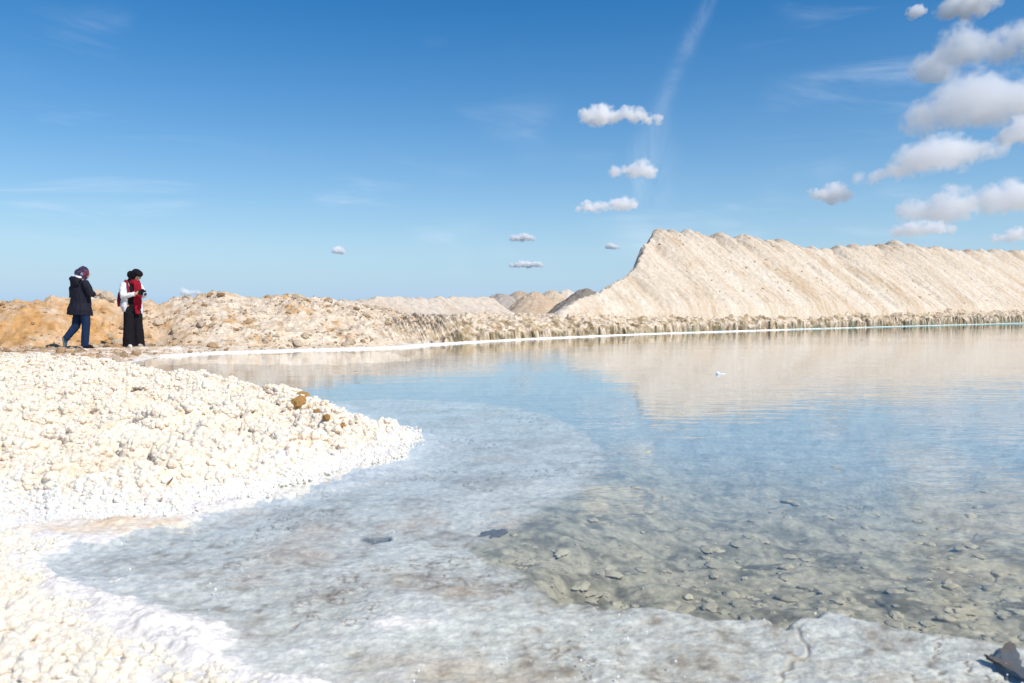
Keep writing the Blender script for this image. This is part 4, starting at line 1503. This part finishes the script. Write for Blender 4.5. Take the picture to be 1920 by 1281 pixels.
sh_ = [loft([((-.165, .02, .74), .045, .10), ((-.175, .01, .85), .085, .135), ((-.145, .0, 1.0), .085, .135), ((-.125, .0, 1.15), .088, .135), ((-.115, .0, 1.29), .085, .115), ((-.06, .01, 1.345), .05, .07)], 20),
       loft([((.165, .03, .64), .03, .06), ((.165, .02, .75), .045, .10), ((.145, .02, .95), .05, .11), ((.125, .02, 1.12), .07, .125), ((.105, .02, 1.28), .085, .11), ((.05, .01, 1.345), .05, .07)], 20),
       loft([((-.02, .09, .78), .17, .035), ((-.02, .09, 1.0), .16, .04), ((-.02, .07, 1.25), .16, .05), ((-.01, .03, 1.35), .08, .05)], 20),
       tube([(-.17, -.05, 1.30), (-.215, -.09, 1.18), (-.22, -.13, 1.05), (-.10, -.21, 1.075), (.0, -.27, 1.10)], [.075, .070, .064, .055, .046]),
       tube([(.13, .04, 1.29), (.19, .01, 1.18), (.215, -.03, 1.06), (.21, -.12, 1.07), (.20, -.19, 1.09)], [.070, .066, .060, .052, .045])]
fuse('shirt', sh_, m_white, 0.010, 2, 0.009, 13, 7, p2)
fuse('scarf', [loft([((.02, -.06, 1.375), .10, .095), ((.03, -.07, 1.33), .115, .10), ((.04, -.07, 1.29), .10, .07)], 18),
               loft([((.05, -.155, 1.33), .06, .035), ((.055, -.165, 1.2), .06, .03), ((.05, -.155, 1.0), .062, .028), ((.06, -.15, .85), .066, .03), ((.075, -.145, .69), .045, .022)], 16),
               loft([((.11, -.13, 1.33), .05, .035), ((.115, -.145, 1.18), .05, .03), ((.10, -.135, .95), .06, .028), ((.105, -.135, .78), .05, .02)], 16)], m_red, 0.009, 2, 0.011, 22, 8, p2)
fuse('headscarf', [ball((.065, -.075, 1.495), .115, .115, .128, (0, .35, -1.0)), ball((-.035, .0, 1.500), .075, .075, .08), ball((.105, -.155, 1.520), .098, .092, .062, (0, .6, -1.1)),
                   loft([((.04, -.04, 1.46), .108, .105), ((.015, -.02, 1.38), .105, .10), ((-.005, -.01, 1.32), .135, .115), ((-.01, -.01, 1.27), .15, .12)], 18)], m_black, 0.009, 3, 0.006, 16, 9, p2)
shoe((-.105, .04, .0), (-.085, -.215, .0), (0, 0, 1), m_shoe, m_shoe, p2)
shoe((.10, .06, .0), (.135, -.185, .0), (0, 0, 1), m_shoe, m_shoe, p2)

# ---- what the second person carries
TURN = R(34)
_c, _s2 = math.cos(TURN), math.sin(TURN)
p2.rotation_euler = (0, 0, TURN)
p2.scale = (PS * .93, PS * .93, PS)
cb_ = empty('photo_camera', (x2 + .93 * PS * (.135 * _c + .345 * _s2), y2 + .93 * PS * (-.345 * _c + .135 * _s2), z2 + PS * 1.125))
tag(cb_, 'small black camera held in both hands by the person in the red scarf', 'camera')
cb_.rotation_euler = (0.35, 0, 0.35 + TURN)


def box(name, c, d, mat, parent, bev=0.008):
    bm2 = bmesh.new()
    bmesh.ops.create_cube(bm2, size=1.0)
    for v_ in bm2.verts:
        v_.co = Vector((c[0] + v_.co.x * d[0], c[1] + v_.co.y * d[1], c[2] + v_.co.z * d[2]))
    bmesh.ops.bevel(bm2, geom=bm2.edges[:], offset=bev, segments=2, affect='EDGES')
    m_ = bpy.data.meshes.new(name)
    bm2.to_mesh(m_)
    bm2.free()
    m_.materials.append(mat)
    return link(name, m_, None, parent)


box('casing', (0, 0, 0), (.135, .06, .092), m_plastic, cb_)
box('viewfinder', (0, 0, .055), (.05, .05, .03), m_plastic, cb_, .006)
box('grip', (-.06, -.02, -.003), (.03, .045, .085), m_plastic, cb_, .01)


def rod(name, a_, b_, r0_, r1_, mat, parent, n_=24):
    v_, f_ = loft([(a_, r0_, r0_), (b_, r1_, r1_)], n_)
    m_ = bpy.data.meshes.new(name)
    m_.from_pydata(v_, [], f_)
    m_.materials.append(mat)
    return link(name, m_, None, parent)


ln = rod('lens', (0.01, -.03, 0), (0.01, -.10, 0), .036, .038, m_plastic, cb_)
rod('lens_ring', (0.01, -.088, 0), (0.01, -.103, 0), .0395, .0395, m_metal, ln)
rod('lens_glass', (0.01, -.1025, 0), (0.01, -.105, 0), .031, .031, m_glass, ln)
bp_ = empty('backpack', (x2, y2, z2))
bp_.rotation_euler = (0, 0, TURN)
bp_.scale = (PS * .93, PS * .93, PS)
tag(bp_, 'red backpack worn by the person in white, peeking out at the hip', 'backpack')
fuse('sack', [loft([((-.15, .17, .84), .135, .06), ((-.15, .18, .95), .15, .075), ((-.13, .18, 1.10), .14, .07), ((-.10, .16, 1.22), .09, .05)], 20), ball((-.255, .10, .95), .035, .07, .12)], m_bag, 0.010, 3, 0.006, 12, 11, bp_)
sp = [(-.13, .13, 1.20), (-.135, .10, 1.345), (-.135, .0, 1.385), (-.125, -.10, 1.345), (-.115, -.148, 1.25), (-.10, -.15, 1.12), (-.11, -.12, 1.0)]
fuse('strap', [loft([(q, .026, .010, (1, 0, 0)) for q in sp], 10)], m_bag, 0.005, 1, 0, 10, 12, bp_)
#@@PART5
